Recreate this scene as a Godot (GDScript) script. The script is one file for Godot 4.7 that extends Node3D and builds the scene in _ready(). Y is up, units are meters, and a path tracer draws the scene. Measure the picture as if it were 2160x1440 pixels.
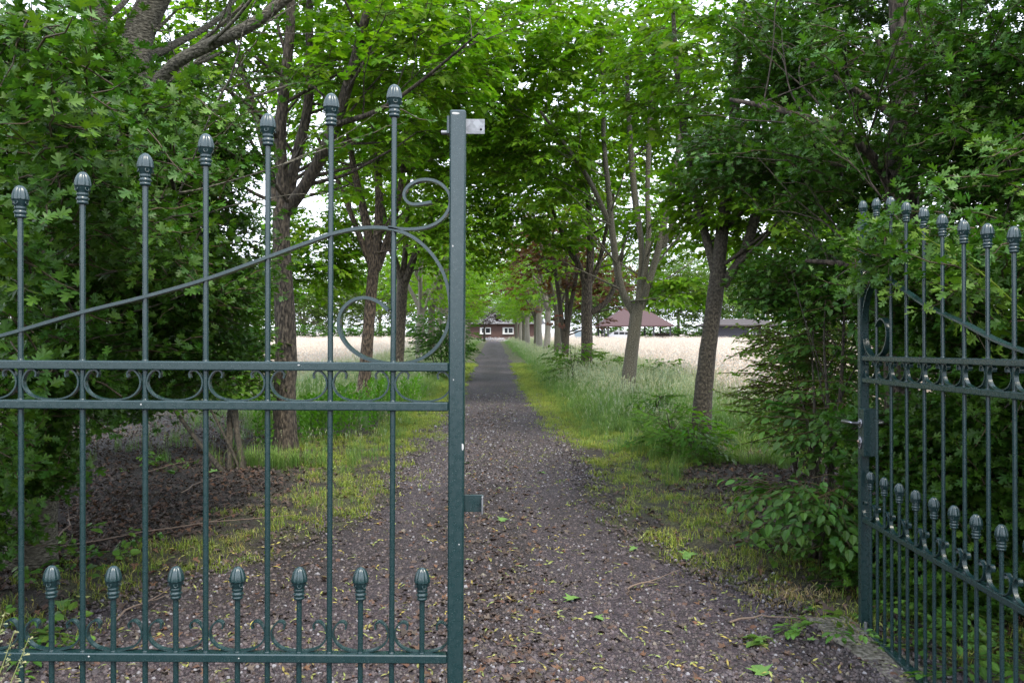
extends Node3D
# An open wrought iron gate at the head of a gravel drive, a maple avenue behind it.

const EYE := 1.56          # camera height
const FOCAL := 1700.0      # focal length in photo pixels
var taken := {}
var rng := RandomNumberGenerator.new()
var lump := FastNoiseLite.new()
var fine := FastNoiseLite.new()
var M := {}
var S := {}

# ---------------------------------------------------------------- mesh buffer
class Buf:
	var v := PackedVector3Array()
	var n := PackedVector3Array()
	var c := PackedColorArray()
	var i := PackedInt32Array()
	func vert(p: Vector3, nn: Vector3, col: Color) -> int:
		v.append(p); n.append(nn); c.append(col)
		return v.size() - 1
	func face(a: Vector3, b: Vector3, d: Vector3, col: Color) -> void:
		var nn := (d - a).cross(b - a).normalized()
		var k := v.size()
		v.append(a); v.append(b); v.append(d)
		for j in 3:
			n.append(nn); c.append(col); i.append(k + j)
	func quad(a: Vector3, b: Vector3, d: Vector3, e: Vector3, col: Color) -> void:
		var nn := (d - a).cross(b - a).normalized()
		var k := v.size()
		for p in [a, b, d, e]:
			v.append(p); n.append(nn); c.append(col)
		for j in [0, 1, 2, 0, 2, 3]:
			i.append(k + j)
	func quad_out(a: Vector3, b: Vector3, d: Vector3, e: Vector3, outward: Vector3, col: Color) -> void:
		if (d - a).cross(b - a).dot(outward) >= 0.0:
			quad(a, b, d, e, col)
		else:
			quad(e, d, b, a, col)
	func mesh(mat: Material = null) -> ArrayMesh:
		var arr := []
		arr.resize(Mesh.ARRAY_MAX)
		arr[Mesh.ARRAY_VERTEX] = v
		arr[Mesh.ARRAY_NORMAL] = n
		arr[Mesh.ARRAY_COLOR] = c
		arr[Mesh.ARRAY_INDEX] = i
		var m := ArrayMesh.new()
		m.add_surface_from_arrays(Mesh.PRIMITIVE_TRIANGLES, arr)
		if mat:
			m.surface_set_material(0, mat)
		return m

func box(b: Buf, at: Vector3, size: Vector3, col := Color.WHITE, ch := 0.003, bas := Basis()) -> void:
	# chamfered box
	var h := size * 0.5
	var k: float = min(ch, min(h.x, min(h.y, h.z)) * 0.4)
	for ax in 3:
		var u := (ax + 1) % 3
		var w := (ax + 2) % 3
		for s: float in [-1.0, 1.0]:
			var pts := []
			for q in [[-1, -1], [1, -1], [1, 1], [-1, 1]]:
				var p := Vector3()
				p[ax] = s * h[ax]
				p[u] = q[0] * (h[u] - k)
				p[w] = q[1] * (h[w] - k)
				pts.append(at + bas * p)
			var o := Vector3()
			o[ax] = s
			b.quad_out(pts[0], pts[1], pts[2], pts[3], bas * o, col)
		for s: float in [-1.0, 1.0]:
			for t: float in [-1.0, 1.0]:
				var pts := []
				for q in [[-1, 0], [1, 0], [1, 1], [-1, 1]]:
					var p := Vector3()
					p[ax] = q[0] * (h[ax] - k)
					p[u] = s * (h[u] - (k if q[1] == 1 else 0.0))
					p[w] = t * (h[w] - (0.0 if q[1] == 1 else k))
					pts.append(at + bas * p)
				var o := Vector3()
				o[u] = s; o[w] = t
				b.quad_out(pts[0], pts[1], pts[2], pts[3], bas * o, col)
	for sx: float in [-1.0, 1.0]:
		for sy: float in [-1.0, 1.0]:
			for sz: float in [-1.0, 1.0]:
				var sg := Vector3(sx, sy, sz)
				var a := at + bas * (sg * (h - Vector3(0, k, k)))
				var d := at + bas * (sg * (h - Vector3(k, 0, k)))
				var e := at + bas * (sg * (h - Vector3(k, k, 0)))
				if (e - a).cross(d - a).dot(bas * sg) >= 0.0:
					b.face(a, d, e, col)
				else:
					b.face(a, e, d, col)

func smooth_path(pts: Array, per: int) -> Array:
	var out := []
	for k in pts.size() - 1:
		var p0 = pts[max(k - 1, 0)]
		var p1 = pts[k]
		var p2 = pts[k + 1]
		var p3 = pts[min(k + 2, pts.size() - 1)]
		for j in per:
			var t := float(j) / per
			out.append(0.5 * ((2.0 * p1) + (p2 - p0) * t + (2.0 * p0 - 5.0 * p1 + 4.0 * p2 - p3) * t * t + (3.0 * p1 - p0 - 3.0 * p2 + p3) * t * t * t))
	out.append(pts[-1])
	return out

# a tube through points, one radius each; lumps make bark swell and pinch
func tube(b: Buf, pts: Array, rad: Array, sides: int, col := Color.WHITE, bump := 0.0, cap := true) -> void:
	var side := Vector3.RIGHT
	var first := -1
	var base := b.v.size()
	for k in pts.size():
		var t: Vector3 = (pts[min(k + 1, pts.size() - 1)] - pts[max(k - 1, 0)]).normalized()
		if absf(t.dot(side)) > 0.95:
			side = Vector3.FORWARD
		side = (side - t * side.dot(t)).normalized()
		var up := t.cross(side)
		for j in sides:
			var a := TAU * j / sides
			var d := side * cos(a) + up * sin(a)
			var r: float = rad[k]
			if bump > 0.0:
				var q: Vector3 = pts[k] + d * r
				r *= 1.0 + bump * (lump.get_noise_3d(q.x * 260.0, q.y * 90.0, q.z * 260.0) + 0.6 * lump.get_noise_3d(q.x * 40.0, q.y * 40.0, q.z * 40.0))
			b.vert(pts[k] + d * r, d, col)
	for k in pts.size() - 1:
		for j in sides:
			var a := base + k * sides + j
			var e := base + k * sides + (j + 1) % sides
			for q in [a, a + sides, e, e, a + sides, e + sides]:
				b.i.append(q)
	if cap:
		for end: int in [0, pts.size() - 1]:
			var t: Vector3 = (pts[1] - pts[0]) if end == 0 else (pts[-1] - pts[-2])
			var nn := t.normalized() * (-1.0 if end == 0 else 1.0)
			var m := b.vert(pts[end], nn, col)
			for j in sides:
				var a := base + end * sides + j
				var e := base + end * sides + (j + 1) % sides
				b.i.append(m)
				b.i.append(a if end == 0 else e)
				b.i.append(e if end == 0 else a)

# a flat bar bent along a path in the x y plane, standing edge on
func strip(b: Buf, pts: Array, deep: float, thick: float, col := Color.WHITE) -> void:
	var rings := []
	for k in pts.size():
		var a: Vector2 = pts[max(k - 1, 0)]
		var d: Vector2 = pts[min(k + 1, pts.size() - 1)]
		var t := (d - a).normalized()
		var nn := Vector2(-t.y, t.x) * thick * 0.5
		var p: Vector2 = pts[k]
		rings.append([p, nn])
	for k in rings.size() - 1:
		var p: Vector2 = rings[k][0]
		var q: Vector2 = rings[k + 1][0]
		var np: Vector2 = rings[k][1]
		var nq: Vector2 = rings[k + 1][1]
		for s: float in [-1.0, 1.0]:
			var out := Vector3(np.x, np.y, 0) * s
			b.quad_out(v3(p + np * s, -deep / 2), v3(q + nq * s, -deep / 2), v3(q + nq * s, deep / 2), v3(p + np * s, deep / 2), out, col)
			b.quad_out(v3(p + np, s * deep / 2), v3(q + nq, s * deep / 2), v3(q - nq, s * deep / 2), v3(p - np, s * deep / 2), Vector3(0, 0, s), col)
	for e: int in [0, rings.size() - 1]:
		var p: Vector2 = rings[e][0]
		var np: Vector2 = rings[e][1]
		var o: Vector2 = (pts[0] - pts[1]) if e == 0 else (pts[-1] - pts[-2])
		b.quad_out(v3(p + np, -deep / 2), v3(p - np, -deep / 2), v3(p - np, deep / 2), v3(p + np, deep / 2), v3(o, 0), col)

func v3(p: Vector2, z: float) -> Vector3:
	return Vector3(p.x, p.y, z)

# profile [radius, height], turned round y; flutes between the heights f0 and f1
func lathe(b: Buf, prof: Array, sides: int, at := Vector3.ZERO, flutes := 0, f0 := 0.0, f1 := 0.0, depth := 0.0, col := Color.WHITE) -> void:
	var base := b.v.size()
	var grid := []
	for k in prof.size():
		for j in sides:
			var a := TAU * j / sides
			var r: float = prof[k][0]
			var y: float = prof[k][1]
			if flutes > 0 and y >= f0 and y <= f1:
				r *= 1.0 - depth * pow(absf(cos(a * flutes * 0.5)), 3.0)
			grid.append(Vector3(cos(a) * r, y, sin(a) * r) + at)
	for k in prof.size():
		for j in sides:
			var p: Vector3 = grid[k * sides + j]
			var du: Vector3 = grid[k * sides + (j + 1) % sides] - grid[k * sides + (j + sides - 1) % sides]
			var dv: Vector3 = grid[min(k + 1, prof.size() - 1) * sides + j] - grid[max(k - 1, 0) * sides + j]
			var nn := dv.cross(du).normalized()
			if nn.length() < 0.5:
				nn = Vector3.UP
			b.vert(p, nn, col)
	for k in prof.size() - 1:
		for j in sides:
			var a := base + k * sides + j
			var e := base + k * sides + (j + 1) % sides
			for q in [a, e, a + sides, e, e + sides, a + sides]:
				b.i.append(q)

# ---------------------------------------------------------------- things and parts
func numbered(called: String) -> String:
	taken[called] = taken.get(called, -1) + 1
	return called if taken[called] == 0 else "%s_%03d" % [called, taken[called]]

func thing(called: String, label: String, category: String, at := Vector3.ZERO, group := "") -> Node3D:
	var o := Node3D.new()
	o.name = numbered(called)
	add_child(o)
	o.position = at
	o.set_meta("label", label)
	o.set_meta("category", category)
	if group:
		o.set_meta("group", group)
	return o

func part(called: String, m: Mesh, mat: Material, parent: Node3D, at := Vector3.ZERO, bas := Basis()) -> MeshInstance3D:
	var o := MeshInstance3D.new()
	o.name = called
	o.mesh = m
	o.material_override = mat
	o.transform = Transform3D(bas, at)
	parent.add_child(o, true)
	return o

func solo(called: String, m: Mesh, mat: Material, label: String, category: String, at := Vector3.ZERO, bas := Basis(), group := "") -> MeshInstance3D:
	var o := part(numbered(called), m, mat, self, at, bas)
	o.set_meta("label", label)
	o.set_meta("category", category)
	if group:
		o.set_meta("group", group)
	return o

func setting(called: String, m: Mesh, mat: Material, label: String) -> MeshInstance3D:
	var o := part(numbered(called), m, mat, self)
	o.set_meta("kind", "structure")
	o.set_meta("label", label)
	o.set_meta("category", called)
	return o

func scatter(called: String, m: Mesh, mat: Material, xf: Array, tints: Array, parent: Node3D) -> MultiMeshInstance3D:
	var mm := MultiMesh.new()
	mm.transform_format = MultiMesh.TRANSFORM_3D
	mm.use_colors = true
	mm.mesh = m
	mm.instance_count = xf.size()
	for k in xf.size():
		mm.set_instance_transform(k, xf[k])
		mm.set_instance_color(k, tints[k % tints.size()])
	var o := MultiMeshInstance3D.new()
	o.name = called
	o.multimesh = mm
	o.material_override = mat
	parent.add_child(o, true)
	o.set_meta("kind", "stuff")
	return o

func stuff(called: String, label: String, category: String, m: Mesh, mat: Material, xf: Array, tints: Array) -> void:
	var o := scatter(numbered(called), m, mat, xf, tints, self)
	o.set_meta("label", label)
	o.set_meta("category", category)

# the point that photo pixel (x, y) shows at a given depth
func spot(px: float, py: float, depth: float) -> Vector3:
	var d := Vector3((px - 1080.0) / FOCAL, (720.0 - py) / FOCAL, -1.0)
	d = Basis(Vector3.RIGHT, -atan(23.0 / FOCAL)) * d
	return Vector3(0, EYE, 0) + d * (depth / -d.z)

func foot(px: float, py: float) -> Vector3:
	var d := EYE * FOCAL / (py - 697.0)
	var p := spot(px, py, d)
	p.y = ground_at(p.x, p.z)
	return p

# sideways distance from the middle of the drive, which bears 1.4 degrees left
func across(x: float, z: float) -> float:
	return x + 0.0238 * -z

func ground_at(x: float, z: float) -> float:
	var rut := absf(across(x, z)) - 0.56
	return -0.016 * exp(-rut * rut * 22.0) + 0.014 * lump.get_noise_2d(x * 14.0, z * 14.0) + 0.008 * lump.get_noise_2d(x * 60.0 + 500.0, z * 60.0)

func tone(base: Color, spread: float, hue: float, n := 24) -> Array:
	var out := []
	for k in n:
		var f := 1.0 + rng.randf_range(-spread, spread)
		var h := rng.randf_range(-hue, hue)
		out.append(Color(base.r * f * (1.0 + h), base.g * f, base.b * f * (1.0 - h * 0.5)))
	return out

# ---------------------------------------------------------------- materials
func srgb(r: float, g: float, b: float) -> Color:
	return Color(r, g, b).linear_to_srgb()

func noise_image(size: int, freq: float, ramp: Gradient, kind := FastNoiseLite.TYPE_SIMPLEX_SMOOTH, oct := 5, seed_ := 1, ret := FastNoiseLite.RETURN_DISTANCE) -> ImageTexture:
	var n := FastNoiseLite.new()
	n.noise_type = kind
	n.frequency = freq
	n.seed = seed_
	n.fractal_octaves = oct
	n.fractal_type = FastNoiseLite.FRACTAL_FBM if oct > 1 else FastNoiseLite.FRACTAL_NONE
	n.cellular_return_type = ret
	var g := n.get_seamless_image(size, size)
	g.convert(Image.FORMAT_L8)
	var src := g.get_data()
	var out := PackedByteArray()
	out.resize(size * size * 3)
	var lut := []
	for k in 256:
		lut.append(ramp.sample(k / 255.0))
	for k in src.size():
		var c: Color = lut[src[k]]
		out[k * 3] = int(c.r * 255.0)
		out[k * 3 + 1] = int(c.g * 255.0)
		out[k * 3 + 2] = int(c.b * 255.0)
	var im := Image.create_from_data(size, size, false, Image.FORMAT_RGB8, out)
	im.generate_mipmaps()
	return ImageTexture.create_from_image(im)

func ramp(cols: Array) -> Gradient:
	var g := Gradient.new()
	g.offsets = PackedFloat32Array()
	g.colors = PackedColorArray()
	var o := PackedFloat32Array()
	var c := PackedColorArray()
	for e in cols:
		o.append(e[0]); c.append(e[1])
	g.offsets = o
	g.colors = c
	return g

func grey(a: float, b: float) -> Gradient:
	return ramp([[0.0, Color(a, a, a)], [1.0, Color(b, b, b)]])

func leafy(rough := 0.5, through := 0.8) -> StandardMaterial3D:
	var m := StandardMaterial3D.new()
	m.vertex_color_use_as_albedo = true
	m.roughness = rough
	m.backlight_enabled = true
	m.backlight = Color(through * 0.82, through, through * 0.28).linear_to_srgb()
	m.cull_mode = BaseMaterial3D.CULL_DISABLED
	return m

func plain(c: Color, rough := 0.7, metal := 0.0) -> StandardMaterial3D:
	var m := StandardMaterial3D.new()
	m.albedo_color = c.linear_to_srgb()
	m.roughness = rough
	m.metallic = metal
	return m

func bark(c0: Color, c1: Color, c2: Color, seed_: int, squash: float, relief: float) -> StandardMaterial3D:
	var m := StandardMaterial3D.new()
	m.albedo_texture = noise_image(512, 0.035, ramp([[0.25, c0.linear_to_srgb()], [0.5, c1.linear_to_srgb()], [0.72, c2.linear_to_srgb()]]), FastNoiseLite.TYPE_SIMPLEX_SMOOTH, 6, seed_)
	m.uv1_triplanar = true
	m.uv1_world_triplanar = true
	m.uv1_scale = Vector3(1.6, 1.6 * squash, 1.6)
	m.roughness = 0.9
	m.heightmap_enabled = true
	m.heightmap_texture = noise_image(512, 0.03, grey(0, 1), FastNoiseLite.TYPE_SIMPLEX_SMOOTH, 5, seed_ + 7)
	m.heightmap_scale = relief
	return m

func make_materials() -> void:
	# gate enamel: dark blue-green gloss with dust specks and small chips
	var e := StandardMaterial3D.new()
	var sp := noise_image(512, 0.09, ramp([[0.0, srgb(0.006, 0.024, 0.025)], [0.66, srgb(0.008, 0.028, 0.029)], [0.80, srgb(0.016, 0.034, 0.035)], [0.86, srgb(0.16, 0.19, 0.18)]]), FastNoiseLite.TYPE_SIMPLEX_SMOOTH, 3, 11)
	e.albedo_texture = sp
	e.uv1_triplanar = true
	e.uv1_scale = Vector3(5, 5, 5)
	e.roughness_texture = noise_image(256, 0.03, grey(0.22, 0.38), FastNoiseLite.TYPE_SIMPLEX_SMOOTH, 4, 12)
	e.roughness = 1.0
	e.heightmap_enabled = true
	e.heightmap_texture = noise_image(256, 0.04, grey(0.3, 0.7), FastNoiseLite.TYPE_SIMPLEX_SMOOTH, 2, 15)
	e.heightmap_scale = 0.02
	e.metallic_specular = 0.6
	M.enamel = e
	var z := StandardMaterial3D.new()
	z.albedo_texture = noise_image(256, 0.05, ramp([[0.2, srgb(0.18, 0.185, 0.19)], [0.7, srgb(0.27, 0.275, 0.28)]]), FastNoiseLite.TYPE_CELLULAR, 2, 21, FastNoiseLite.RETURN_CELL_VALUE)
	z.uv1_triplanar = true
	z.uv1_scale = Vector3(6, 6, 6)
	z.metallic = 0.7
	z.roughness = 0.45
	M.zinc = z
	M.chrome = plain(Color(0.3, 0.3, 0.32), 0.3, 1.0)
	M.brass = plain(Color(0.36, 0.26, 0.19), 0.35, 1.0)
	# barks
	M.bark_brown = bark(Color(0.012, 0.009, 0.006), Color(0.052, 0.040, 0.028), Color(0.12, 0.096, 0.068), 31, 0.3, 2.6)
	M.bark_grey = bark(Color(0.03, 0.027, 0.017), Color(0.088, 0.079, 0.055), Color(0.17, 0.155, 0.115), 41, 2.0, 1.6)
	M.bark_flaky = bark(Color(0.012, 0.009, 0.006), Color(0.075, 0.052, 0.034), Color(0.15, 0.11, 0.075), 51, 0.28, 4.0)
	M.bark_dark = bark(Color(0.012, 0.010, 0.006), Color(0.038, 0.030, 0.019), Color(0.072, 0.060, 0.040), 61, 0.7, 1.5)
	M.bark_pale = bark(Color(0.08, 0.07, 0.052), Color(0.2, 0.18, 0.145), Color(0.3, 0.275, 0.235), 71, 1.8, 0.8)
	M.twig = plain(Color(0.10, 0.08, 0.055), 0.9)
	M.dry_twig = plain(Color(0.16, 0.115, 0.085), 0.9)
	# leaves and grass take their colours from the mesh
	M.maple = leafy(0.5, 1.15)
	M.maple.metallic_specular = 0.35
	M.thorn = leafy(0.42, 0.7)
	M.thorn.metallic_specular = 0.36
	M.grass = leafy(0.6, 0.6)
	M.grass.backlight = srgb(0.55, 0.6, 0.3)
	M.hay = leafy(0.7, 0.5)
	M.hay.backlight = srgb(0.5, 0.48, 0.45)
	M.litter = leafy(0.75, 0.15)
	var st := StandardMaterial3D.new()
	st.vertex_color_use_as_albedo = true
	st.roughness = 0.75
	M.stone = st
	# ground: colours of soil, turf and dry meadow from the mesh, grain from a noise
	var g := StandardMaterial3D.new()
	g.vertex_color_use_as_albedo = true
	g.albedo_texture = noise_image(1024, 0.03, ramp([[0.15, Color(0.5, 0.48, 0.46)], [0.5, Color(0.8, 0.79, 0.77)], [0.85, Color(1, 1, 1)]]), FastNoiseLite.TYPE_SIMPLEX_SMOOTH, 6, 81)
	g.uv1_triplanar = true
	g.uv1_world_triplanar = true
	g.uv1_scale = Vector3(0.9, 0.9, 0.9)
	g.roughness = 0.95
	g.heightmap_enabled = true
	g.heightmap_texture = noise_image(1024, 0.05, grey(0, 1), FastNoiseLite.TYPE_SIMPLEX_SMOOTH, 5, 83)
	g.heightmap_scale = 2.0
	M.ground = g
	var d := StandardMaterial3D.new()
	d.vertex_color_use_as_albedo = true
	d.albedo_texture = noise_image(1024, 0.09, ramp([[0.0, Color(0.36, 0.33, 0.36)], [0.4, Color(0.6, 0.57, 0.6)], [0.7, Color(0.72, 0.67, 0.70)], [0.93, Color(0.86, 0.83, 0.84)], [1.0, Color(1, 0.97, 0.93)]]), FastNoiseLite.TYPE_CELLULAR, 1, 91, FastNoiseLite.RETURN_CELL_VALUE)
	d.uv1_triplanar = true
	d.uv1_world_triplanar = true
	d.uv1_scale = Vector3(0.8, 0.8, 0.8)
	d.roughness = 0.85
	d.heightmap_enabled = true
	d.heightmap_texture = noise_image(1024, 0.09, grey(1, 0), FastNoiseLite.TYPE_CELLULAR, 1, 91, FastNoiseLite.RETURN_DISTANCE)
	d.heightmap_scale = 1.2
	M.gravel = d
	M.concrete = bark(Color(0.05, 0.048, 0.03), Color(0.11, 0.098, 0.072), Color(0.19, 0.175, 0.14), 95, 1.0, 0.3)
	# far buildings
	M.brick = bark(Color(0.055, 0.03, 0.025), Color(0.08, 0.044, 0.036), Color(0.105, 0.062, 0.052), 101, 3.0, 0.3)
	M.grey_tile = bark(Color(0.11, 0.105, 0.11), Color(0.17, 0.165, 0.17), Color(0.23, 0.22, 0.22), 103, 3.0, 0.5)
	M.red_tile = bark(Color(0.045, 0.025, 0.025), Color(0.066, 0.037, 0.037), Color(0.09, 0.052, 0.05), 105, 3.0, 0.5)
	M.dark_tile = bark(Color(0.03, 0.026, 0.025), Color(0.05, 0.042, 0.04), Color(0.075, 0.062, 0.058), 106, 3.0, 0.5)
	M.black_wood = bark(Color(0.02, 0.02, 0.025), Color(0.04, 0.04, 0.05), Color(0.07, 0.07, 0.08), 107, 4.0, 0.5)
	M.white_paint = plain(Color(0.55, 0.55, 0.53), 0.5)
	M.chip = plain(Color(0.42, 0.42, 0.4), 0.7)
	M.car_paint = plain(Color(0.78, 0.78, 0.79), 0.2)
	M.dark_glass = plain(Color(0.02, 0.024, 0.028), 0.08)
	M.rubber = plain(Color(0.02, 0.02, 0.02), 0.8)
	M.blue_plastic = plain(Color(0.16, 0.21, 0.25), 0.5)
	M.curtain = plain(Color(0.6, 0.58, 0.54), 0.9)

# ---------------------------------------------------------------- leaves, sprays, grass, stones
const MAPLE := [Vector2(0, 0), Vector2(0.36, -0.02), Vector2(0.22, 0.18), Vector2(0.56, 0.44), Vector2(0.21, 0.48), Vector2(0.23, 0.72), Vector2(0, 1)]
const THORN := [Vector2(0, 0), Vector2(0.06, 0.24), Vector2(0.36, 0.36), Vector2(0.40, 0.46), Vector2(0.12, 0.48), Vector2(0.40, 0.74), Vector2(0.36, 0.82), Vector2(0.12, 0.72), Vector2(0.17, 0.98), Vector2(0, 1)]
const OVAL := [Vector2(0, 0), Vector2(0.24, 0.2), Vector2(0.31, 0.48), Vector2(0.18, 0.8), Vector2(0, 1)]
const SLIM := [Vector2(0, 0), Vector2(0.15, 0.3), Vector2(0.14, 0.6), Vector2(0, 1)]

func leaf(b: Buf, shape: Array, at: Vector3, tip: Vector3, up: Vector3, size: float, col: Color, fold := 0.28, curl := 0.15) -> void:
	var t := tip.normalized()
	var w := up.cross(t).normalized()
	var n := t.cross(w)
	var mid := at + t * size * 0.42
	for s: float in [-1.0, 1.0]:
		var shade := col * (1.0 + 0.06 * s)
		for k in shape.size() - 1:
			var p: Vector2 = shape[k]
			var q: Vector2 = shape[k + 1]
			var a := at + size * (t * p.y + w * p.x * s + n * (p.x * fold - curl * p.y * p.y))
			var d := at + size * (t * q.y + w * q.x * s + n * (q.x * fold - curl * q.y * q.y))
			var m := mid - n * size * curl * 0.17
			if s > 0:
				b.face(m, a, d, shade)
			else:
				b.face(m, d, a, shade)

func vary(c: Color, f: float) -> Color:
	var k := 1.0 + rng.randf_range(-f, f)
	var h := rng.randf_range(-f, f) * 0.6
	return Color(c.r * k * (1.0 + h), c.g * k, c.b * k * (1.0 - h))

# a leafy shoot that runs along +x
func spray(shape: Array, count: int, length: float, size: float, col: Color, flat: float, fold := 0.28, twig := Color(0.09, 0.07, 0.04)) -> ArrayMesh:
	var b := Buf.new()
	var pts := []
	for k in 4:
		pts.append(Vector3(length * k / 3.0, 0.04 * sin(k * 1.7) * length, 0.05 * cos(k * 2.1) * length))
	tube(b, pts, [0.0045, 0.004, 0.003, 0.0015], 4, twig, 0.0, false)
	for k in count:
		var f := (k + 0.5) / count
		var p: Vector3 = pts[0].lerp(pts[3], 0.15 + 0.85 * f)
		var side := (1.0 if k % 2 == 0 else -1.0)
		var ang := side * rng.randf_range(0.5, 1.5) * (1.15 - f * 0.8)
		var tip := Vector3(cos(ang), rng.randf_range(-0.45, 0.15), sin(ang)).normalized()
		var up := (Vector3.UP * flat + Vector3(rng.randf_range(-1, 1), rng.randf_range(-0.2, 1), rng.randf_range(-1, 1)) * (1.0 - flat)).normalized()
		var pet := tip * size * rng.randf_range(0.3, 0.7)
		leaf(b, shape, p + pet, tip, up, size * rng.randf_range(0.7, 1.15), vary(col, 0.2), fold * rng.randf_range(0.4, 1.4), rng.randf_range(0.0, 0.35))
		b.face(p, p + pet, p + pet + Vector3(0, 0.003, 0), twig * 1.5)
	return b.mesh()

# short shoots carrying rosettes, as on hawthorn
func thorn_spray(col: Color, size: float) -> ArrayMesh:
	var b := Buf.new()
	var pts := [Vector3.ZERO, Vector3(0.09, 0.012, 0.006), Vector3(0.18, 0.0, -0.01), Vector3(0.27, 0.015, 0.0)]
	tube(b, pts, [0.004, 0.0035, 0.0025, 0.0015], 4, Color(0.10, 0.075, 0.05), 0.0, false)
	for k in 4:
		var p: Vector3 = pts[k] if k < 3 else pts[3]
		var lean := Vector3(0.4, rng.randf_range(-0.2, 0.6), rng.randf_range(-1, 1)).normalized()
		var n := 4 + (k % 2)
		for j in n:
			var a := TAU * j / n + rng.randf() * 0.8
			var tip := (lean * 0.55 + Vector3(cos(a), sin(a) * 0.45, sin(a * 1.3 + 1.0))).normalized()
			var up := (Vector3.UP * 1.0 + lean * 0.7 + Vector3(rng.randf_range(-0.6, 0.6), 0, rng.randf_range(-0.6, 0.6))).normalized()
			leaf(b, THORN, p + lean * 0.015 + tip * 0.012, tip, up, size * rng.randf_range(0.7, 1.2), vary(col, 0.22), rng.randf_range(0.05, 0.35), rng.randf_range(0.0, 0.4))
	return b.mesh()

func blade(b: Buf, at: Vector3, h: float, w: float, lean: Vector3, col: Color, tipcol: Color) -> void:
	var side := Vector3(-lean.z, 0, lean.x).normalized() * w
	if side.length() < w * 0.5:
		side = Vector3(w, 0, 0)
	var p0 := at
	var p1 := at + Vector3(0, h * 0.55, 0) + lean * h * 0.25
	var p2 := at + Vector3(0, h * (0.97 - lean.length() * 0.25), 0) + lean * h
	b.quad(p0 - side, p0 + side, p1 + side * 0.8, p1 - side * 0.8, col)
	b.face(p1 - side * 0.8, p1 + side * 0.8, p2, tipcol)

func tuft(count: int, h: float, spread: float, w: float, lean: float, col: Color, tipcol: Color) -> ArrayMesh:
	var b := Buf.new()
	for k in count:
		var a := rng.randf() * TAU
		var r := sqrt(rng.randf()) * spread
		var la := rng.randf() * TAU
		var l := Vector3(cos(la), 0, sin(la)) * rng.randf_range(0.1, 1.0) * lean
		blade(b, Vector3(cos(a) * r, -0.01, sin(a) * r), h * rng.randf_range(0.5, 1.1), w * rng.randf_range(0.6, 1.3), l, vary(col, 0.15), vary(tipcol, 0.2))
	return b.mesh()

# flowering stalks: thin stems, each with a feathery head of small flakes
func stalks(count: int, h: float, spread: float, stem: Color, head: Color, head_len: float, leaves: int, leafcol: Color) -> ArrayMesh:
	var b := Buf.new()
	for k in leaves:
		var a := rng.randf() * TAU
		var r := sqrt(rng.randf()) * spread
		var la := rng.randf() * TAU
		blade(b, Vector3(cos(a) * r, 0, sin(a) * r), h * rng.randf_range(0.4, 0.8), 0.0035, Vector3(cos(la), 0, sin(la)) * rng.randf_range(0.1, 0.5), vary(leafcol, 0.15), vary(leafcol, 0.2))
	for k in count:
		var a := rng.randf() * TAU
		var r := sqrt(rng.randf()) * spread
		var p := Vector3(cos(a) * r, 0, sin(a) * r)
		var la := rng.randf() * TAU
		var lean := Vector3(cos(la), 0, sin(la)) * rng.randf_range(0.03, 0.22)
		var hh := h * rng.randf_range(0.75, 1.15)
		var top := p + Vector3(0, hh, 0) + lean * hh
		var side := Vector3(0.0016, 0, 0.0007)
		b.quad(p - side, p + side, top + side * 0.6, top - side * 0.6, vary(stem, 0.15))
		var axis := (Vector3.UP + lean * 2.0).normalized()
		for j in 7:
			var q := top - axis * head_len * (j / 7.0) * 0.9
			var fa := rng.randf() * TAU
			var out := Vector3(cos(fa), rng.randf_range(-0.1, 0.5), sin(fa)) * head_len * rng.randf_range(0.1, 0.26)
			b.face(q - axis * 0.004, q + axis * head_len * 0.16, q + out + axis * head_len * 0.1, vary(head, 0.2))
	return b.mesh()

func pebble(seed_: int) -> ArrayMesh:
	var b := Buf.new()
	var r := RandomNumberGenerator.new()
	r.seed = seed_
	var ring := []
	for k in 6:
		var a := TAU * k / 6.0 + r.randf_range(-0.3, 0.3)
		ring.append(Vector3(cos(a) * r.randf_range(0.38, 0.58), r.randf_range(-0.08, 0.12), sin(a) * r.randf_range(0.3, 0.5)))
	var cap := []
	for k in 3:
		var a := TAU * k / 3.0 + r.randf_range(-0.4, 0.4)
		cap.append(Vector3(cos(a) * 0.22, r.randf_range(0.24, 0.42), sin(a) * 0.2))
	b.face(cap[0], cap[2], cap[1], Color.WHITE)
	for k in 3:
		var c0: Vector3 = cap[k]
		var c1: Vector3 = cap[(k + 1) % 3]
		var r0: Vector3 = ring[k * 2]
		var r1: Vector3 = ring[k * 2 + 1]
		var r2: Vector3 = ring[(k * 2 + 2) % 6]
		b.face(c0, r1, r0, Color.WHITE)
		b.face(c0, c1, r1, Color.WHITE)
		b.face(c1, r2, r1, Color.WHITE)
	for k in 6:
		var lo0: Vector3 = ring[k] * 0.8 + Vector3(0, -0.3, 0)
		var lo1: Vector3 = ring[(k + 1) % 6] * 0.8 + Vector3(0, -0.3, 0)
		b.quad(ring[k], ring[(k + 1) % 6], lo1, lo0, Color.WHITE)
	return b.mesh()

func flat_leaf(shape: Array, col: Color, curl: float) -> ArrayMesh:
	var b := Buf.new()
	leaf(b, shape, Vector3(0, 0, -0.5), Vector3(0, 0.05, 1), Vector3.UP, 1.0, col, curl, curl * 0.8)
	tube(b, [Vector3(0, 0, -0.5), Vector3(0.02, 0.02, -0.85)], [0.012, 0.01], 4, col * 1.3, 0.0, false)
	return b.mesh()

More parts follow.
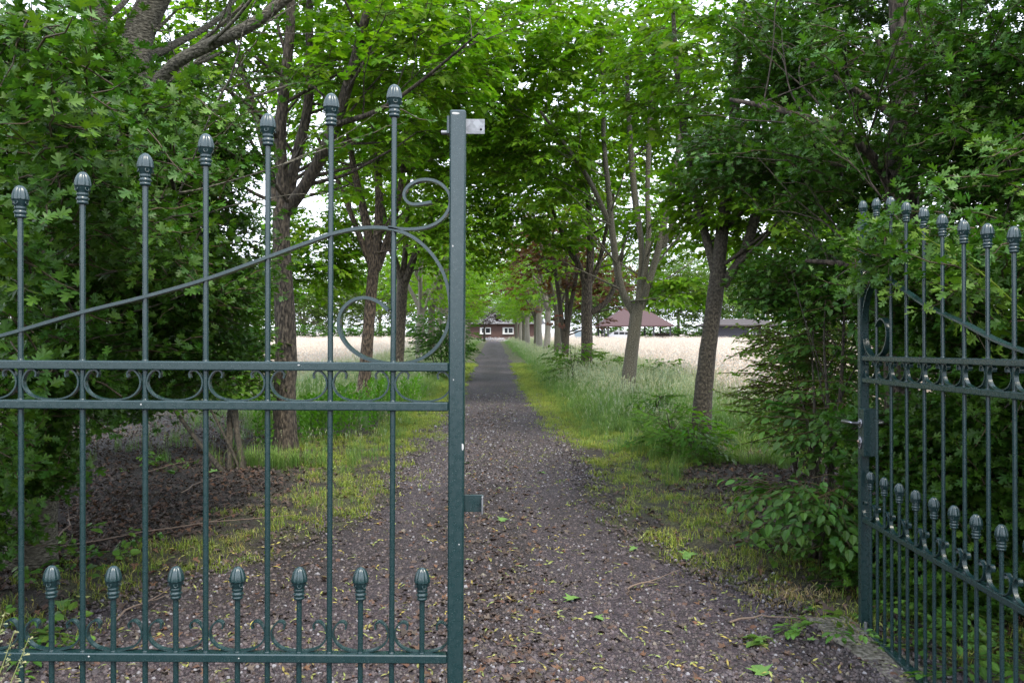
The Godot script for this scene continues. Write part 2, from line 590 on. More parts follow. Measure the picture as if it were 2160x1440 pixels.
# the winged seed of a maple
func samara(col: Color) -> ArrayMesh:
	var b := Buf.new()
	for s: float in [-1.0, 1.0]:
		leaf(b, SLIM, Vector3(0.06 * s, 0.02, 0), Vector3(s, 0.1, 0.35), Vector3(0, 1, 0.2 * s), 0.95, col, 0.25, 0.2)
		lathe(b, [[0.0, -0.05], [0.07, 0.0], [0.05, 0.06], [0.0, 0.1]], 5, Vector3(0.08 * s, 0.04, 0), 0, 0, 0, 0, col * 0.7)
	return b.mesh()

func make_meshes() -> void:
	var mg := Color(0.128, 0.24, 0.017)
	S.maple = [spray(MAPLE, 11, 0.42, 0.13, mg, 0.75), spray(MAPLE, 12, 0.46, 0.12, mg * 1.05, 0.7), spray(MAPLE, 10, 0.38, 0.135, mg * 0.95, 0.8)]
	S.copper = [spray(MAPLE, 11, 0.42, 0.12, Color(0.12, 0.05, 0.035), 0.7)]
	var tg := Color(0.055, 0.125, 0.016)
	S.thorn = [thorn_spray(tg, 0.056), thorn_spray(tg * 1.06, 0.052), thorn_spray(tg * 0.92, 0.06)]
	S.thorn_young = [thorn_spray(Color(0.10, 0.19, 0.024), 0.054)]
	S.hazel = [spray(OVAL, 9, 0.4, 0.10, Color(0.085, 0.18, 0.02), 0.6, 0.2)]
	S.dogwood = [spray(OVAL, 9, 0.36, 0.085, Color(0.045, 0.115, 0.022), 0.6, 0.25)]
	S.privet = [spray(OVAL, 14, 0.3, 0.035, Color(0.10, 0.16, 0.035), 0.4, 0.2)]
	S.birch = [spray(OVAL, 16, 0.6, 0.09, Color(0.085, 0.15, 0.03), 0.3, 0.2)]
	S.nettle = [spray(OVAL, 14, 0.6, 0.09, Color(0.09, 0.2, 0.02), 0.85, 0.2, Color(0.08, 0.13, 0.03))]
	S.short = [tuft(16, 0.07, 0.06, 0.0022, 0.8, Color(0.145, 0.215, 0.03), Color(0.23, 0.3, 0.05)), tuft(13, 0.045, 0.07, 0.002, 1.0, Color(0.185, 0.22, 0.045), Color(0.28, 0.3, 0.07)), tuft(14, 0.05, 0.05, 0.0018, 1.1, Color(0.26, 0.22, 0.1), Color(0.34, 0.3, 0.15))]
	S.long = [tuft(18, 0.4, 0.09, 0.0035, 0.6, Color(0.09, 0.17, 0.025), Color(0.16, 0.26, 0.05)), tuft(16, 0.3, 0.09, 0.003, 0.8, Color(0.11, 0.2, 0.03), Color(0.18, 0.28, 0.06))]
	S.verge = [stalks(3, 0.66, 0.12, Color(0.18, 0.27, 0.09), Color(0.38, 0.40, 0.27), 0.09, 17, Color(0.12, 0.23, 0.05)), stalks(3, 0.56, 0.12, Color(0.18, 0.27, 0.09), Color(0.36, 0.40, 0.27), 0.08, 19, Color(0.13, 0.25, 0.05))]
	S.meadow = [stalks(14, 0.68, 0.25, Color(0.52, 0.45, 0.36), Color(0.63, 0.55, 0.47), 0.13, 8, Color(0.44, 0.41, 0.33)), stalks(15, 0.62, 0.25, Color(0.53, 0.46, 0.38), Color(0.65, 0.57, 0.49), 0.12, 8, Color(0.45, 0.42, 0.34))]
	S.pebble = [pebble(1), pebble(2), pebble(3)]
	S.dead = [flat_leaf(OVAL, Color(0.072, 0.044, 0.030), 0.5), flat_leaf(MAPLE, Color(0.075, 0.05, 0.034), 0.6)]
	S.fresh = [flat_leaf(MAPLE, Color(0.10, 0.2, 0.04), 0.3)]
	S.seed = [samara(Color(0.25, 0.25, 0.065))]
	S.weed = [spray(OVAL, 9, 0.12, 0.07, Color(0.09, 0.18, 0.03), 0.8, 0.2, Color(0.08, 0.13, 0.03))]

# ---------------------------------------------------------------- gates
# gate axes: x from the free stile to the hinge, y up, z across; measures read off the photograph at 735 pixels to the metre
func gp(px: float, py: float) -> Vector2:
	return Vector2((957.0 - px) / 735.0, EYE + (697.0 - py) / 735.0)

func finial_mesh() -> ArrayMesh:
	var b := Buf.new()
	lathe(b, [[0.0, -0.001], [0.0125, 0.0], [0.0145, 0.002], [0.0155, 0.005], [0.0145, 0.008], [0.0135, 0.0095], [0.0150, 0.012], [0.0165, 0.016], [0.0150, 0.020], [0.0130, 0.022], [0.0150, 0.025], [0.0165, 0.028], [0.0150, 0.031], [0.0150, 0.034], [0.0180, 0.040], [0.0205, 0.047], [0.0215, 0.0515], [0.0232, 0.0525]], 30)
	lathe(b, [[0.0230, 0.0525], [0.0232, 0.055], [0.0228, 0.060], [0.0217, 0.067], [0.0198, 0.074], [0.0170, 0.081], [0.0132, 0.087], [0.0085, 0.0915], [0.0035, 0.0938], [0.0, 0.0942]], 60, Vector3.ZERO, 10, 0.05, 0.092, 0.13)
	for k in 8:
		var a := TAU * k / 8.0
		lathe(b, [[0.0, -0.0022], [0.0018, -0.001], [0.0018, 0.001], [0.0, 0.0022]], 6, Vector3(cos(a) * 0.0163, 0.016, sin(a) * 0.0163))
	for k in 4:
		var a := TAU * (k + 0.5) / 4.0
		var out := Vector3(cos(a), 0.25, sin(a)).normalized()
		var u := Vector3(-sin(a), 0, cos(a))
		var w := out.cross(u)
		var pts := []
		var rad := []
		for j in 13:
			var t := TAU * j / 12.0
			pts.append(Vector3(cos(a), 0, sin(a)) * 0.0198 + Vector3(0, 0.043, 0) + (u * cos(t) + w * sin(t)) * 0.0052)
			rad.append(0.0013)
		tube(b, pts, rad, 5, Color.WHITE, 0.0, false)
	return b.mesh()

func hollow_bar(h0: float, h1: float, r: float) -> ArrayMesh:
	var b := Buf.new()
	tube(b, [Vector3(0, h0, 0), Vector3(0, (h0 + h1) * 0.5, 0), Vector3(0, h1, 0)], [r, r, r], 18)
	for j in [0.061, 0.604, 0.630, 1.329, 1.355, 1.442, 1.468]:
		if j < h1 - 0.02:
			lathe(b, [[r * 0.99, j - 0.003], [r + 0.0016 + rng.randf() * 0.0012, j], [r * 0.99, j + 0.003]], 14)
	return b.mesh()

func make_gate(called: String, label: String) -> Node3D:
	var t := thing(called, label, "gate", Vector3.ZERO, "pair of wrought iron gates")
	var wide := 1.92
	var gap := 0.178
	var b := Buf.new()
	box(b, Vector3(0, 1.125, 0), Vector3(0.045, 2.122, 0.045), Color.WHITE, 0.004)
	part("free_stile", b.mesh(), M.enamel, t)
	b = Buf.new()
	box(b, Vector3(wide, 1.0, 0), Vector3(0.045, 1.88, 0.045), Color.WHITE, 0.004)
	part("hinge_stile", b.mesh(), M.enamel, t)
	for h in [1.455, 1.342, 0.617]:
		b = Buf.new()
		box(b, Vector3(wide / 2, h, 0), Vector3(wide - 0.046, 0.025, 0.036), Color.WHITE, 0.003)
		part("rail", b.mesh(), M.enamel, t)
	b = Buf.new()
	box(b, Vector3(wide / 2, 0.046, 0), Vector3(wide + 0.045, 0.03, 0.046), Color.WHITE, 0.003)
	part("bottom_rail", b.mesh(), M.enamel, t)
	# upright bars and their finials: the tips fall away from the free stile
	var tips := [2.262, 2.236, 2.178, 2.119, 2.062, 2.008, 1.968, 1.93, 1.90, 1.88]
	var fm := finial_mesh()
	for k in tips.size():
		var x := 0.186 + gap * k
		var bar := part("bar", hollow_bar(0.06, tips[k] - 0.09, 0.0078), M.enamel, t, Vector3(x + rng.randf_range(-0.002, 0.002), 0, 0), Basis(Vector3(0, 0, 1), rng.randf_range(-0.0012, 0.0012)))
		part("finial", fm, M.enamel, bar, Vector3(0, tips[k] - 0.094, 0), Basis(Vector3.UP, rng.randf() * TAU))
	for k in tips.size():
		var x := 0.186 + gap * (k - 0.5)
		var bar := part("short_bar", hollow_bar(0.06, 0.786, 0.0078), M.enamel, t, Vector3(x + rng.randf_range(-0.002, 0.002), 0, 0), Basis(Vector3(0, 0, 1), rng.randf_range(-0.0012, 0.0012)))
		part("finial", fm, M.enamel, bar, Vector3(0, 0.783, 0), Basis(Vector3.UP, rng.randf() * TAU))
	# small C scrolls between the bars, in the upper band and on the middle rail
	var c := []
	for p in [[586, 948], [591, 922], [577, 904], [550, 903], [522, 928], [506, 970], [515, 1018], [556, 1062], [620, 1084], [685, 1089], [750, 1084], [814, 1062], [855, 1018], [864, 970], [848, 928], [820, 903], [793, 904], [779, 922], [784, 948]]:
		c.append(Vector2((p[0] - 685.0) * 0.000445, (1092.0 - p[1]) * 0.000456))
	c = smooth_path(c, 4)
	b = Buf.new()
	strip(b, c, 0.016, 0.0045)
	var cm := b.mesh()
	for row in [1.3545, 0.6295]:
		for k in tips.size():
			part("scroll", cm, M.enamel, t, Vector3(0.186 + gap * (k - 0.5), row, 0.0 if row > 1.0 else 0.008))
	# the long sweep that ends in a spiral, and the S scroll that rides on it
	var sweep := []
	for p in [[-460, 790], [-300, 770], [-130, 742], [0, 713], [170, 663], [300, 630], [430, 592], [560, 545], [640, 515], [700, 494], [750, 484], [795, 482], [835, 489], [872, 507], [906, 540], [930, 582], [941, 630], [941, 672], [930, 708], [908, 738], [878, 758], [842, 767], [805, 766], [767, 757], [735, 738], [714, 711], [708, 682], [715, 656], [735, 636], [763, 629], [790, 637], [812, 655]]:
		sweep.append(gp(p[0], p[1]))
	b = Buf.new()
	strip(b, smooth_path(sweep, 5), 0.03, 0.009)
	part("sweep", b.mesh(), M.enamel, t, Vector3(0, 0, 0.0))
	var ess := []
	for p in [[812, 484], [850, 488], [890, 484], [920, 470], [938, 446], [941, 420], [928, 398], [906, 386], [880, 385], [857, 395], [845, 412], [849, 428], [866, 436], [902, 431]]:
		ess.append(gp(p[0], p[1]))
	b = Buf.new()
	strip(b, smooth_path(ess, 5), 0.03, 0.008)
	part("scroll", b.mesh(), M.enamel, t, Vector3(0, 0.004, 0.0))
	return t

func make_gates() -> void:
	var a := make_gate("garden_gate", "closed dark green wrought iron gate leaf across the left of the drive")
	a.transform = Transform3D(Basis(Vector3(0, 0, 1), deg_to_rad(-0.35)) * Basis(Vector3.UP, PI), Vector3(-0.167, 0.0, -2.313))
	var b := Buf.new()
	box(b, Vector3(0.0, 0, 0), Vector3(0.055, 0.043, 0.005), Color.WHITE, 0.001)
	var plate := b.mesh()
	var p := part("catch_plate", plate, M.zinc, a, Vector3(-0.048, 2.145, 0.008))
	p.set_meta("label", "bare galvanised catch plate at the top of the gate")
	b = Buf.new()
	tube(b, [Vector3(0, 0, -0.003), Vector3(0, 0, 0.003)], [0.0035, 0.0035], 10)
	part("hole", b.mesh(), M.rubber, p, Vector3(-0.017, -0.008, -0.0006))
	b = Buf.new()
	box(b, Vector3.ZERO, Vector3(0.008, 0.05, 0.03), Color.WHITE, 0.001)
	part("side_plate", b.mesh(), M.enamel, a, Vector3(0.0275, 2.145, 0.0))
	b = Buf.new()
	tube(b, [Vector3(-0.02, 0, 0), Vector3(0.014, 0, 0)], [0.006, 0.006], 8)
	part("bolt", b.mesh(), M.zinc, a, Vector3(0.034, 2.125, -0.004))
	b = Buf.new()
	box(b, Vector3.ZERO, Vector3(0.056, 0.05, 0.005), Color.WHITE, 0.001)
	var s := part("stop_plate", b.mesh(), M.enamel, a, Vector3(-0.05, 1.062, 0.008))
	b = Buf.new()
	box(b, Vector3.ZERO, Vector3(0.005, 0.05, 0.03), Color.WHITE, 0.001)
	part("lip", b.mesh(), M.zinc, s, Vector3(-0.0255, -0.002, -0.012))

	# paint knocked off down to pale primer on the free stile and rails, droppings on one small finial
	for q in [[0.0, 1.229, -0.0227, 0.006, 0.020, -0.019], [0.0, 2.175, -0.0227, 0.020, 0.006, 0.006], [0.0, 1.8, -0.0227, 0.004, 0.005, 0.012], [0.0, 1.42, -0.0227, 0.003, 0.004, 0.008], [0.0, 0.95, -0.0227, 0.003, 0.004, -0.01], [0.45, 1.459, -0.0182, 0.006, 0.003, 0.0], [0.9, 1.344, -0.0182, 0.004, 0.004, 0.0], [0.62, 0.618, -0.0182, 0.004, 0.003, 0.0], [1.05, 0.621, -0.0182, 0.005, 0.004, 0.0]]:
		b = Buf.new()
		var rim := []
		for k in 7:
			var an := TAU * k / 7.0
			rim.append(Vector3(cos(an) * q[3] * rng.randf_range(0.4, 0.7), sin(an) * q[4] * rng.randf_range(0.4, 0.7), 0))
		for k in 7:
			b.face(Vector3(0, 0, -0.0006), rim[k], rim[(k + 1) % 7], Color.WHITE)
		part("paint_chip", b.mesh(), M.chip, a, Vector3(q[0] + q[5], q[1], q[2]))

	var g := make_gate("garden_gate", "open dark green wrought iron gate leaf swung back against the hedge")
	# free end away from the camera; x runs towards the hinge beside the camera and the free end hangs low
	var along := Vector3(-0.135, 0.0, 1.96).normalized()
	var bas := Basis(along, Vector3.UP, along.cross(Vector3.UP))
	bas = bas * Basis(Vector3(0, 0, 1), deg_to_rad(1.35))
	g.transform = Transform3D(bas, Vector3(1.842, -0.04, -4.19))
	part("finial", finial_mesh(), M.enamel, g, Vector3(0, 2.19, 0))
	b = Buf.new()
	box(b, Vector3.ZERO, Vector3(0.085, 0.245, 0.06), Color.WHITE, 0.004)
	var lock := part("lock_case", b.mesh(), M.enamel, g, Vector3(0.066, 1.075, 0.006))
	b = Buf.new()
	lathe(b, [[0.0, 0.0], [0.022, 0.0], [0.023, 0.003], [0.019, 0.006], [0.012, 0.009], [0.011, 0.012], [0.0, 0.012]], 20)
	for k in 12:
		var an := TAU * k / 12.0
		lathe(b, [[0.0, -0.002], [0.003, 0.0], [0.002, 0.003], [0.0, 0.004]], 6, Vector3(cos(an) * 0.021, 0.004, sin(an) * 0.021))
	var rose := b.mesh()
	var face_out := Basis(Vector3.RIGHT, PI / 2)
	var face_in := Basis(Vector3.RIGHT, -PI / 2)
	for side: float in [1.0, -1.0]:
		part("handle_rose", rose, M.chrome, lock, Vector3(-0.006, 0.045, 0.03 * side), face_out if side > 0 else face_in)
		b = Buf.new()
		var pts := []
		var rad := []
		for k in 26:
			var f := k / 25.0
			var bend: float = clampf(f / 0.35, 0.0, 1.0)
			var x: float = -0.115 * maxf(0.0, f - 0.25) / 0.75
			pts.append(Vector3(x, 0.004 * sin(f * PI), (0.012 + 0.042 * sin(bend * PI / 2)) * side))
			rad.append((0.0075 if f < 0.35 else 0.0095 + 0.0022 * sin((f - 0.35) * PI / 0.65)) * (1.0 + (0.1 if k % 2 == 0 and f > 0.35 else 0.0)) * (0.55 if k == 25 else 1.0))
		tube(b, pts, rad, 12)
		part("handle", b.mesh(), M.chrome, lock, Vector3(-0.006, 0.045, 0.03 * side))
	part("key_rose", rose, M.chrome, lock, Vector3(-0.008, -0.055, 0.03), face_out.scaled_local(Vector3(0.8, 1, 1.4)))
	b = Buf.new()
	lathe(b, [[0.0, 0.0], [0.008, 0.0], [0.008, 0.014], [0.0, 0.0145]], 14)
	part("key_cylinder", b.mesh(), M.brass, lock, Vector3(-0.008, -0.05, 0.032), face_out)
	b = Buf.new()
	tube(b, [Vector3(0, -0.05, 0), Vector3(0, 0.08, 0)], [0.009, 0.009], 10)
	part("drop_bolt", b.mesh(), M.zinc, g, Vector3(0.10, 0.03, 0.028))

	for q in [[-2.15, -2.313, "left", "dark green steel hinge post of the closed gate leaf"], [1.69, -2.16, "right", "dark green steel hinge post of the open gate leaf"]]:
		var post := thing("gate_post", q[3], "post", Vector3(q[0], 0, q[1]), "hinge posts of the gates")
		b = Buf.new()
		box(b, Vector3(0, 1.0, 0), Vector3(0.1, 2.1, 0.1), Color.WHITE, 0.006)
		part("shaft", b.mesh(), M.enamel, post)
		b = Buf.new()
		lathe(b, [[0.06, 0.0], [0.068, 0.015], [0.06, 0.03], [0.03, 0.05], [0.045, 0.08], [0.05, 0.11], [0.03, 0.15], [0.0, 0.17]], 24)
		part("cap", b.mesh(), M.enamel, post, Vector3(0, 2.05, 0))
		for h in [0.35, 1.7]:
			b = Buf.new()
			tube(b, [Vector3(0, -0.05, 0), Vector3(0, 0.05, 0)], [0.014, 0.014], 12)
			part("hinge", b.mesh(), M.enamel, post, Vector3(0.058 * (1.0 if q[2] == "left" else 0.0), h, -0.0 if q[2] == "left" else -0.062))
	# concrete sill under the open leaf
	b = Buf.new()
	box(b, Vector3.ZERO, Vector3(0.24, 0.16, 1.25), Color.WHITE, 0.012)
	solo("concrete_kerb", b.mesh(), M.concrete, "mossy concrete kerb block in the ground under the open gate leaf", "kerb", Vector3(1.77, -0.064, -3.72), Basis(Vector3.UP, deg_to_rad(6.0)))

# ---------------------------------------------------------------- trees and shrubs
# a limb through photo points [x, y, depth, radius in photo pixels]
func limb_from(pts: Array) -> Array:
	var p := []
	var r := []
	for q in pts:
		p.append(spot(q[0], q[1], q[2]))
		r.append(q[3] * q[2] / FOCAL)
	return [p, r]

func wander(p: Vector3, dir: Vector3, length: float, r0: float, bend: Vector3, kink: float) -> Array:
	var pts := [p]
	var rad := [r0]
	var d := dir.normalized()
	var n := 6
	for k in n:
		d = (d + bend / n + Vector3(rng.randf_range(-1, 1), rng.randf_range(-0.6, 0.6), rng.randf_range(-1, 1)) * kink).normalized()
		p += d * length / n
		pts.append(p)
		rad.append(r0 * (1.0 - 0.75 * (k + 1) / n))
	return [pts, rad]

func add_limb(b: Buf, l: Array, sides: int, per: int, bump: float) -> void:
	var w := []
	for k in l[0].size():
		w.append(Vector2(l[1][k], 0))
	var r := []
	for q in smooth_path(w, per):
		r.append(maxf(q.x, 0.002))
	tube(b, smooth_path(l[0], per), r, sides, Color.WHITE, bump)

# sprays all through the given ellipsoids [centre, half sizes, count], thinned by a noise so that clumps and gaps show
func fill(blobs: Array, size: float, clump: float, droop: float, shell := 0.35, gap := -0.08) -> Array:
	var out := []
	for e in blobs:
		var c: Vector3 = e[0]
		var h: Vector3 = e[1]
		var want: int = e[2]
		var tries := 0
		while want > 0 and tries < e[2] * 6:
			tries += 1
			var d := Vector3(rng.randfn(), rng.randfn(), rng.randfn()).normalized()
			var rr := pow(rng.randf(), shell)
			var p := c + d * rr * h
			if p.y < 0.05:
				continue
			if clump > 0.0 and fine.get_noise_3d(p.x * clump, p.y * clump, p.z * clump) < gap:
				continue
			want -= 1
			var ang := atan2(d.z * h.x, d.x * h.z) + rng.randf_range(-1.1, 1.1)
			var x := Vector3(cos(ang), rng.randf_range(-droop, 0.35), sin(ang)).normalized()
			var up := (Vector3.UP + Vector3(d.x, 0, d.z) * 0.25 + Vector3(rng.randf_range(-0.45, 0.45), 0, rng.randf_range(-0.45, 0.45))).normalized()
			var z := x.cross(up).normalized()
			var y := z.cross(x)
			out.append(Transform3D(Basis(x, y, z).scaled(Vector3.ONE * size * rng.randf_range(0.7, 1.25)), p))
	return out

# a tree: trunk and limbs as given, finer branches grown from the limbs, a crown of sprays
func tree(called: String, label: String, category: String, base: Vector3, trunk: Array, limbs: Array, mat: Material, sprays: Array, leafmat: Material, blobs: Array, spray_size: float, tint: Color, group := "", twigs := 3, sides := 14, gap := -0.1) -> Node3D:
	var t := thing(called, label, category, base, group)
	var b := Buf.new()
	add_limb(b, trunk, sides, 5, 0.10)
	for q in b.v.size():
		b.v[q] -= base
	part("trunk", b.mesh(), mat, t)
	var tips := []
	for l in limbs:
		b = Buf.new()
		add_limb(b, l, max(6, sides - 5), 4, 0.06)
		var n: int = l[0].size()
		for k in range(1, n):
			for j in twigs:
				var p: Vector3 = l[0][k - 1].lerp(l[0][k], rng.randf())
				var r: float = l[1][k]
				var away := Vector3(p.x - base.x, 0, p.z - base.z)
				var dir := (away.normalized() * 0.6 + Vector3(rng.randf_range(-1, 1), rng.randf_range(0.0, 0.9), rng.randf_range(-1, 1))).normalized()
				var w := wander(p, dir, rng.randf_range(0.7, 1.7), maxf(r * 0.38, 0.006), Vector3(0, 0.25, 0), 0.16)
				add_limb(b, w, 5, 2, 0.0)
				tips.append([w[0][-1], dir])
				tips.append([w[0][4], dir])
				var w2 := wander(w[0][3], (dir + Vector3(rng.randf_range(-1, 1), 0.2, rng.randf_range(-1, 1))).normalized(), rng.randf_range(0.4, 0.9), 0.006, Vector3.ZERO, 0.18)
				add_limb(b, w2, 4, 1, 0.0)
				tips.append([w2[0][-1], dir])
		for q in b.v.size():
			b.v[q] -= base
		part("limb", b.mesh(), mat, t)
	var xf := fill(blobs, spray_size, 55.0, 0.5, 0.42, gap)
	for q in tips:
		var x: Vector3 = (q[1] + Vector3(rng.randf_range(-0.4, 0.4), rng.randf_range(-0.5, 0.1), rng.randf_range(-0.4, 0.4))).normalized()
		var z := x.cross(Vector3.UP).normalized()
		xf.append(Transform3D(Basis(x, z.cross(x), z).scaled(Vector3.ONE * spray_size * rng.randf_range(0.8, 1.2)), q[0]))
	for k in xf.size():
		xf[k].origin -= base
	crown(t, sprays, leafmat, xf, tint)
	return t

func crown(t: Node3D, sprays: Array, mat: Material, xf: Array, tint: Color, called := "crown") -> void:
	var lists := []
	for s in sprays:
		lists.append([])
	for k in xf.size():
		lists[k % sprays.size()].append(xf[k])
	for k in sprays.size():
		if lists[k].size():
			scatter(called, sprays[k], mat, lists[k], tone(tint, 0.22, 0.14), t)

# a row maple with limbs of its own making
func row_maple(label: String, at: Vector3, r: float, fork: float, high: float, wide: float, sprays: Array, tint: Color, mat: Material, n: int) -> void:
	var base := at + Vector3(0, -0.04, 0)
	var top := at + Vector3(rng.randf_range(-0.12, 0.12), fork, rng.randf_range(-0.12, 0.12))
	var trunk := [[base, at + Vector3(0, 0.15, 0), at.lerp(top, 0.5) + Vector3(rng.randf_range(-0.05, 0.05), 0, 0), top], [r * 1.35, r * 1.08, r * 0.95, r * 0.85]]
	var limbs := []
	var m := rng.randi_range(4, 5)
	for k in m:
		var a := TAU * k / m + rng.randf_range(-0.4, 0.4)
		limbs.append(wander(top - Vector3(0, rng.randf_range(0.0, 0.35), 0), Vector3(cos(a) * 0.5, 1.0, sin(a) * 0.5), rng.randf_range(0.55, 0.8) * high, r * 0.5, Vector3(0, 0.2, 0), 0.08))
	var mid := at + Vector3(0, fork + (high - fork) * 0.52, 0)
	tree("maple_tree", label, "tree", base, trunk, limbs, mat, sprays, M.maple, [[mid, Vector3(wide, (high - fork) * 0.56, wide), n]], 1.15, tint, "maples lining the drive", 1, 10)

func shrub(called: String, label: String, category: String, at: Vector3, blobs: Array, sprays: Array, mat: Material, size: float, tint: Color, stems: int, group := "", clump := 90.0) -> Node3D:
	var t := thing(called, label, category, at, group)
	var xf := fill(blobs, size, clump, 0.4, 0.4)
	for k in stems:
		var e: Array = blobs[k % blobs.size()]
		var to: Vector3 = e[0] + Vector3(rng.randf_range(-0.6, 0.6), rng.randf_range(-0.1, 0.8), rng.randf_range(-0.6, 0.6)) * e[1]
		var b := Buf.new()
		var p0 := at + Vector3(rng.randf_range(-0.12, 0.12), -0.03, rng.randf_range(-0.12, 0.12))
		var d := to - p0
		var w := wander(p0, d + Vector3(0, d.length() * 0.3, 0), d.length(), 0.006 + 0.008 * d.length(), d.normalized() * 0.3, 0.1)
		add_limb(b, w, 6, 2, 0.0)
		for j in 2:
			var s := wander(w[0][3 + j], d.normalized() + Vector3(rng.randf_range(-1, 1), rng.randf_range(-0.2, 0.6), rng.randf_range(-1, 1)), d.length() * 0.45, 0.006, Vector3.ZERO, 0.15)
			add_limb(b, s, 4, 1, 0.0)
		for q in b.v.size():
			b.v[q] -= at
		part("stem", b.mesh(), M.bark_dark, t)
	for k in xf.size():
		xf[k].origin -= at
	crown(t, sprays, mat, xf, tint, "foliage")
	return t

func make_avenue() -> void:
	var mt := Color(1, 1, 1)
	# --- the six near maples, their limbs as the photograph shows them
	var b0 := foot(601, 948)
	var z := -b0.z
	var limbs := []
	for l in [
		[[594, 455, z, 15], [597, 400, z, 14], [590, 300, z - 0.1, 13], [600, 180, z - 0.2, 11], [612, 60, z - 0.3, 10], [616, -90, z - 0.4, 8], [640, -260, z - 0.5, 5]],
		[[600, 450, z, 13], [640, 395, z - 0.2, 13], [682, 320, z - 0.4, 13], [714, 240, z - 0.6, 12], [742, 150, z - 0.8, 11], [772, 30, z - 1.0, 9], [800, -120, z - 1.2, 6]],
		[[604, 440, z, 12], [624, 335, z + 0.2, 11], [648, 230, z + 0.4, 10], [654, 120, z + 0.5, 9], [652, 20, z + 0.6, 8], [672, -100, z + 0.7, 6]],
		[[584, 430, z, 10], [562, 330, z + 0.3, 8], [532, 220, z + 0.6, 7], [502, 120, z + 0.9, 6], [462, 20, z + 1.2, 4], [430, -80, z + 1.4, 3]],
		[[706, 262, z - 0.6, 7], [790, 236, z - 1.0, 5], [870, 185, z - 1.4, 4], [950, 120, z - 1.8, 3], [1010, 70, z - 2.1, 2]],
		[[590, 300, z, 7], [560, 255, z - 0.5, 5], [500, 205, z - 0.9, 4], [430, 150, z - 1.2, 3]]]:
		limbs.append(limb_from(l))
	tree("maple_tree", "forked brown maple with a scarred trunk standing behind the closed gate leaf", "tree", b0,
		limb_from([[602, 960, z, 36], [601, 938, z, 28], [600, 900, z, 25], [600, 830, z, 23], [603, 720, z, 22], [597, 600, z, 20], [593, 500, z, 18], [594, 440, z, 18]]), limbs, M.bark_brown, S.maple, M.maple,
		[[spot(650, 10, z + 1.4), Vector3(1.9, 1.2, 1.2), 283], [spot(860, 120, z), Vector3(1.2, 0.8, 1.2), 256], [spot(380, 130, z + 1.0), Vector3(1.2, 0.9, 1.0), 135], [b0 + Vector3(0.6, 6.6, 0), Vector3(2.6, 1.0, 2.6), 133]], 1.0, mt * 1.0, "maples lining the drive", 2, 18)
	var b1 := foot(1478, 945)
	z = -b1.z
	limbs = []
	for l in [
		[[1524, 600, z, 13], [1566, 545, z - 0.1, 12], [1598, 440, z - 0.2, 10], [1622, 330, z - 0.2, 10], [1652, 190, z - 0.2, 8], [1680, 20, z, 6]],
		[[1514, 575, z, 15], [1528, 450, z + 0.1, 13], [1542, 330, z + 0.2, 12], [1552, 200, z + 0.3, 10], [1562, 50, z + 0.3, 9], [1570, -120, z + 0.3, 6]],
		[[1508, 570, z, 10], [1480, 460, z + 0.3, 8], [1450, 320, z + 0.6, 8], [1430, 170, z + 0.9, 6], [1420, 20, z + 1.0, 4]]]:
		limbs.append(limb_from(l))
	tree("maple_tree", "dark maple with a leaning trunk beside the hedge, nearest on the meadow side", "tree", b1,
		limb_from([[1472, 962, z, 34], [1476, 938, z, 25], [1480, 900, z, 21], [1485, 820, z, 19], [1496, 720, z, 17.5], [1508, 630, z, 17], [1517, 560, z, 16]]), limbs, M.bark_dark, S.maple, M.maple,
		[[spot(1570, 400, z + 0.6), Vector3(0.9, 0.8, 1.2), 283], [spot(1560, 150, z + 0.4), Vector3(1.7, 1.2, 1.5), 364], [spot(1700, 470, z), Vector3(0.8, 0.8, 1.0), 189], [b1 + Vector3(0, 6.6, 0), Vector3(2.6, 1.0, 2.6), 133]], 1.0, mt * 0.9, "maples lining the drive", 2, 18)
	var b2 := foot(1322, 858)
	z = -b2.z
	limbs = []
	for l in [
		[[1340, 665, z, 8], [1310, 605, z, 8], [1293, 500, z - 0.2, 7], [1284, 400, z - 0.3, 6], [1274, 300, z - 0.4, 5], [1272, 150, z - 0.5, 5], [1265, 20, z - 0.5, 3]],
		[[1290, 480, z - 0.2, 6], [1242, 378, z - 0.5, 5], [1182, 292, z - 0.9, 4], [1140, 235, z - 1.3, 3]],
		[[1346, 640, z, 7], [1354, 530, z + 0.2, 6], [1340, 420, z + 0.4, 7], [1330, 300, z + 0.5, 6], [1322, 150, z + 0.5, 4]],
		[[1350, 640, z, 7], [1368, 510, z, 6], [1366, 400, z + 0.1, 5], [1372, 250, z + 0.2, 6], [1380, 90, z + 0.3, 4]],
		[[1352, 650, z, 8], [1388, 530, z - 0.2, 7], [1412, 420, z - 0.3, 6], [1434, 300, z - 0.4, 6], [1456, 150, z - 0.4, 4]],
		[[1398, 520, z - 0.2, 6], [1450, 410, z - 0.6, 5], [1500, 330, z - 0.8, 3]]]:
		limbs.append(limb_from(l))
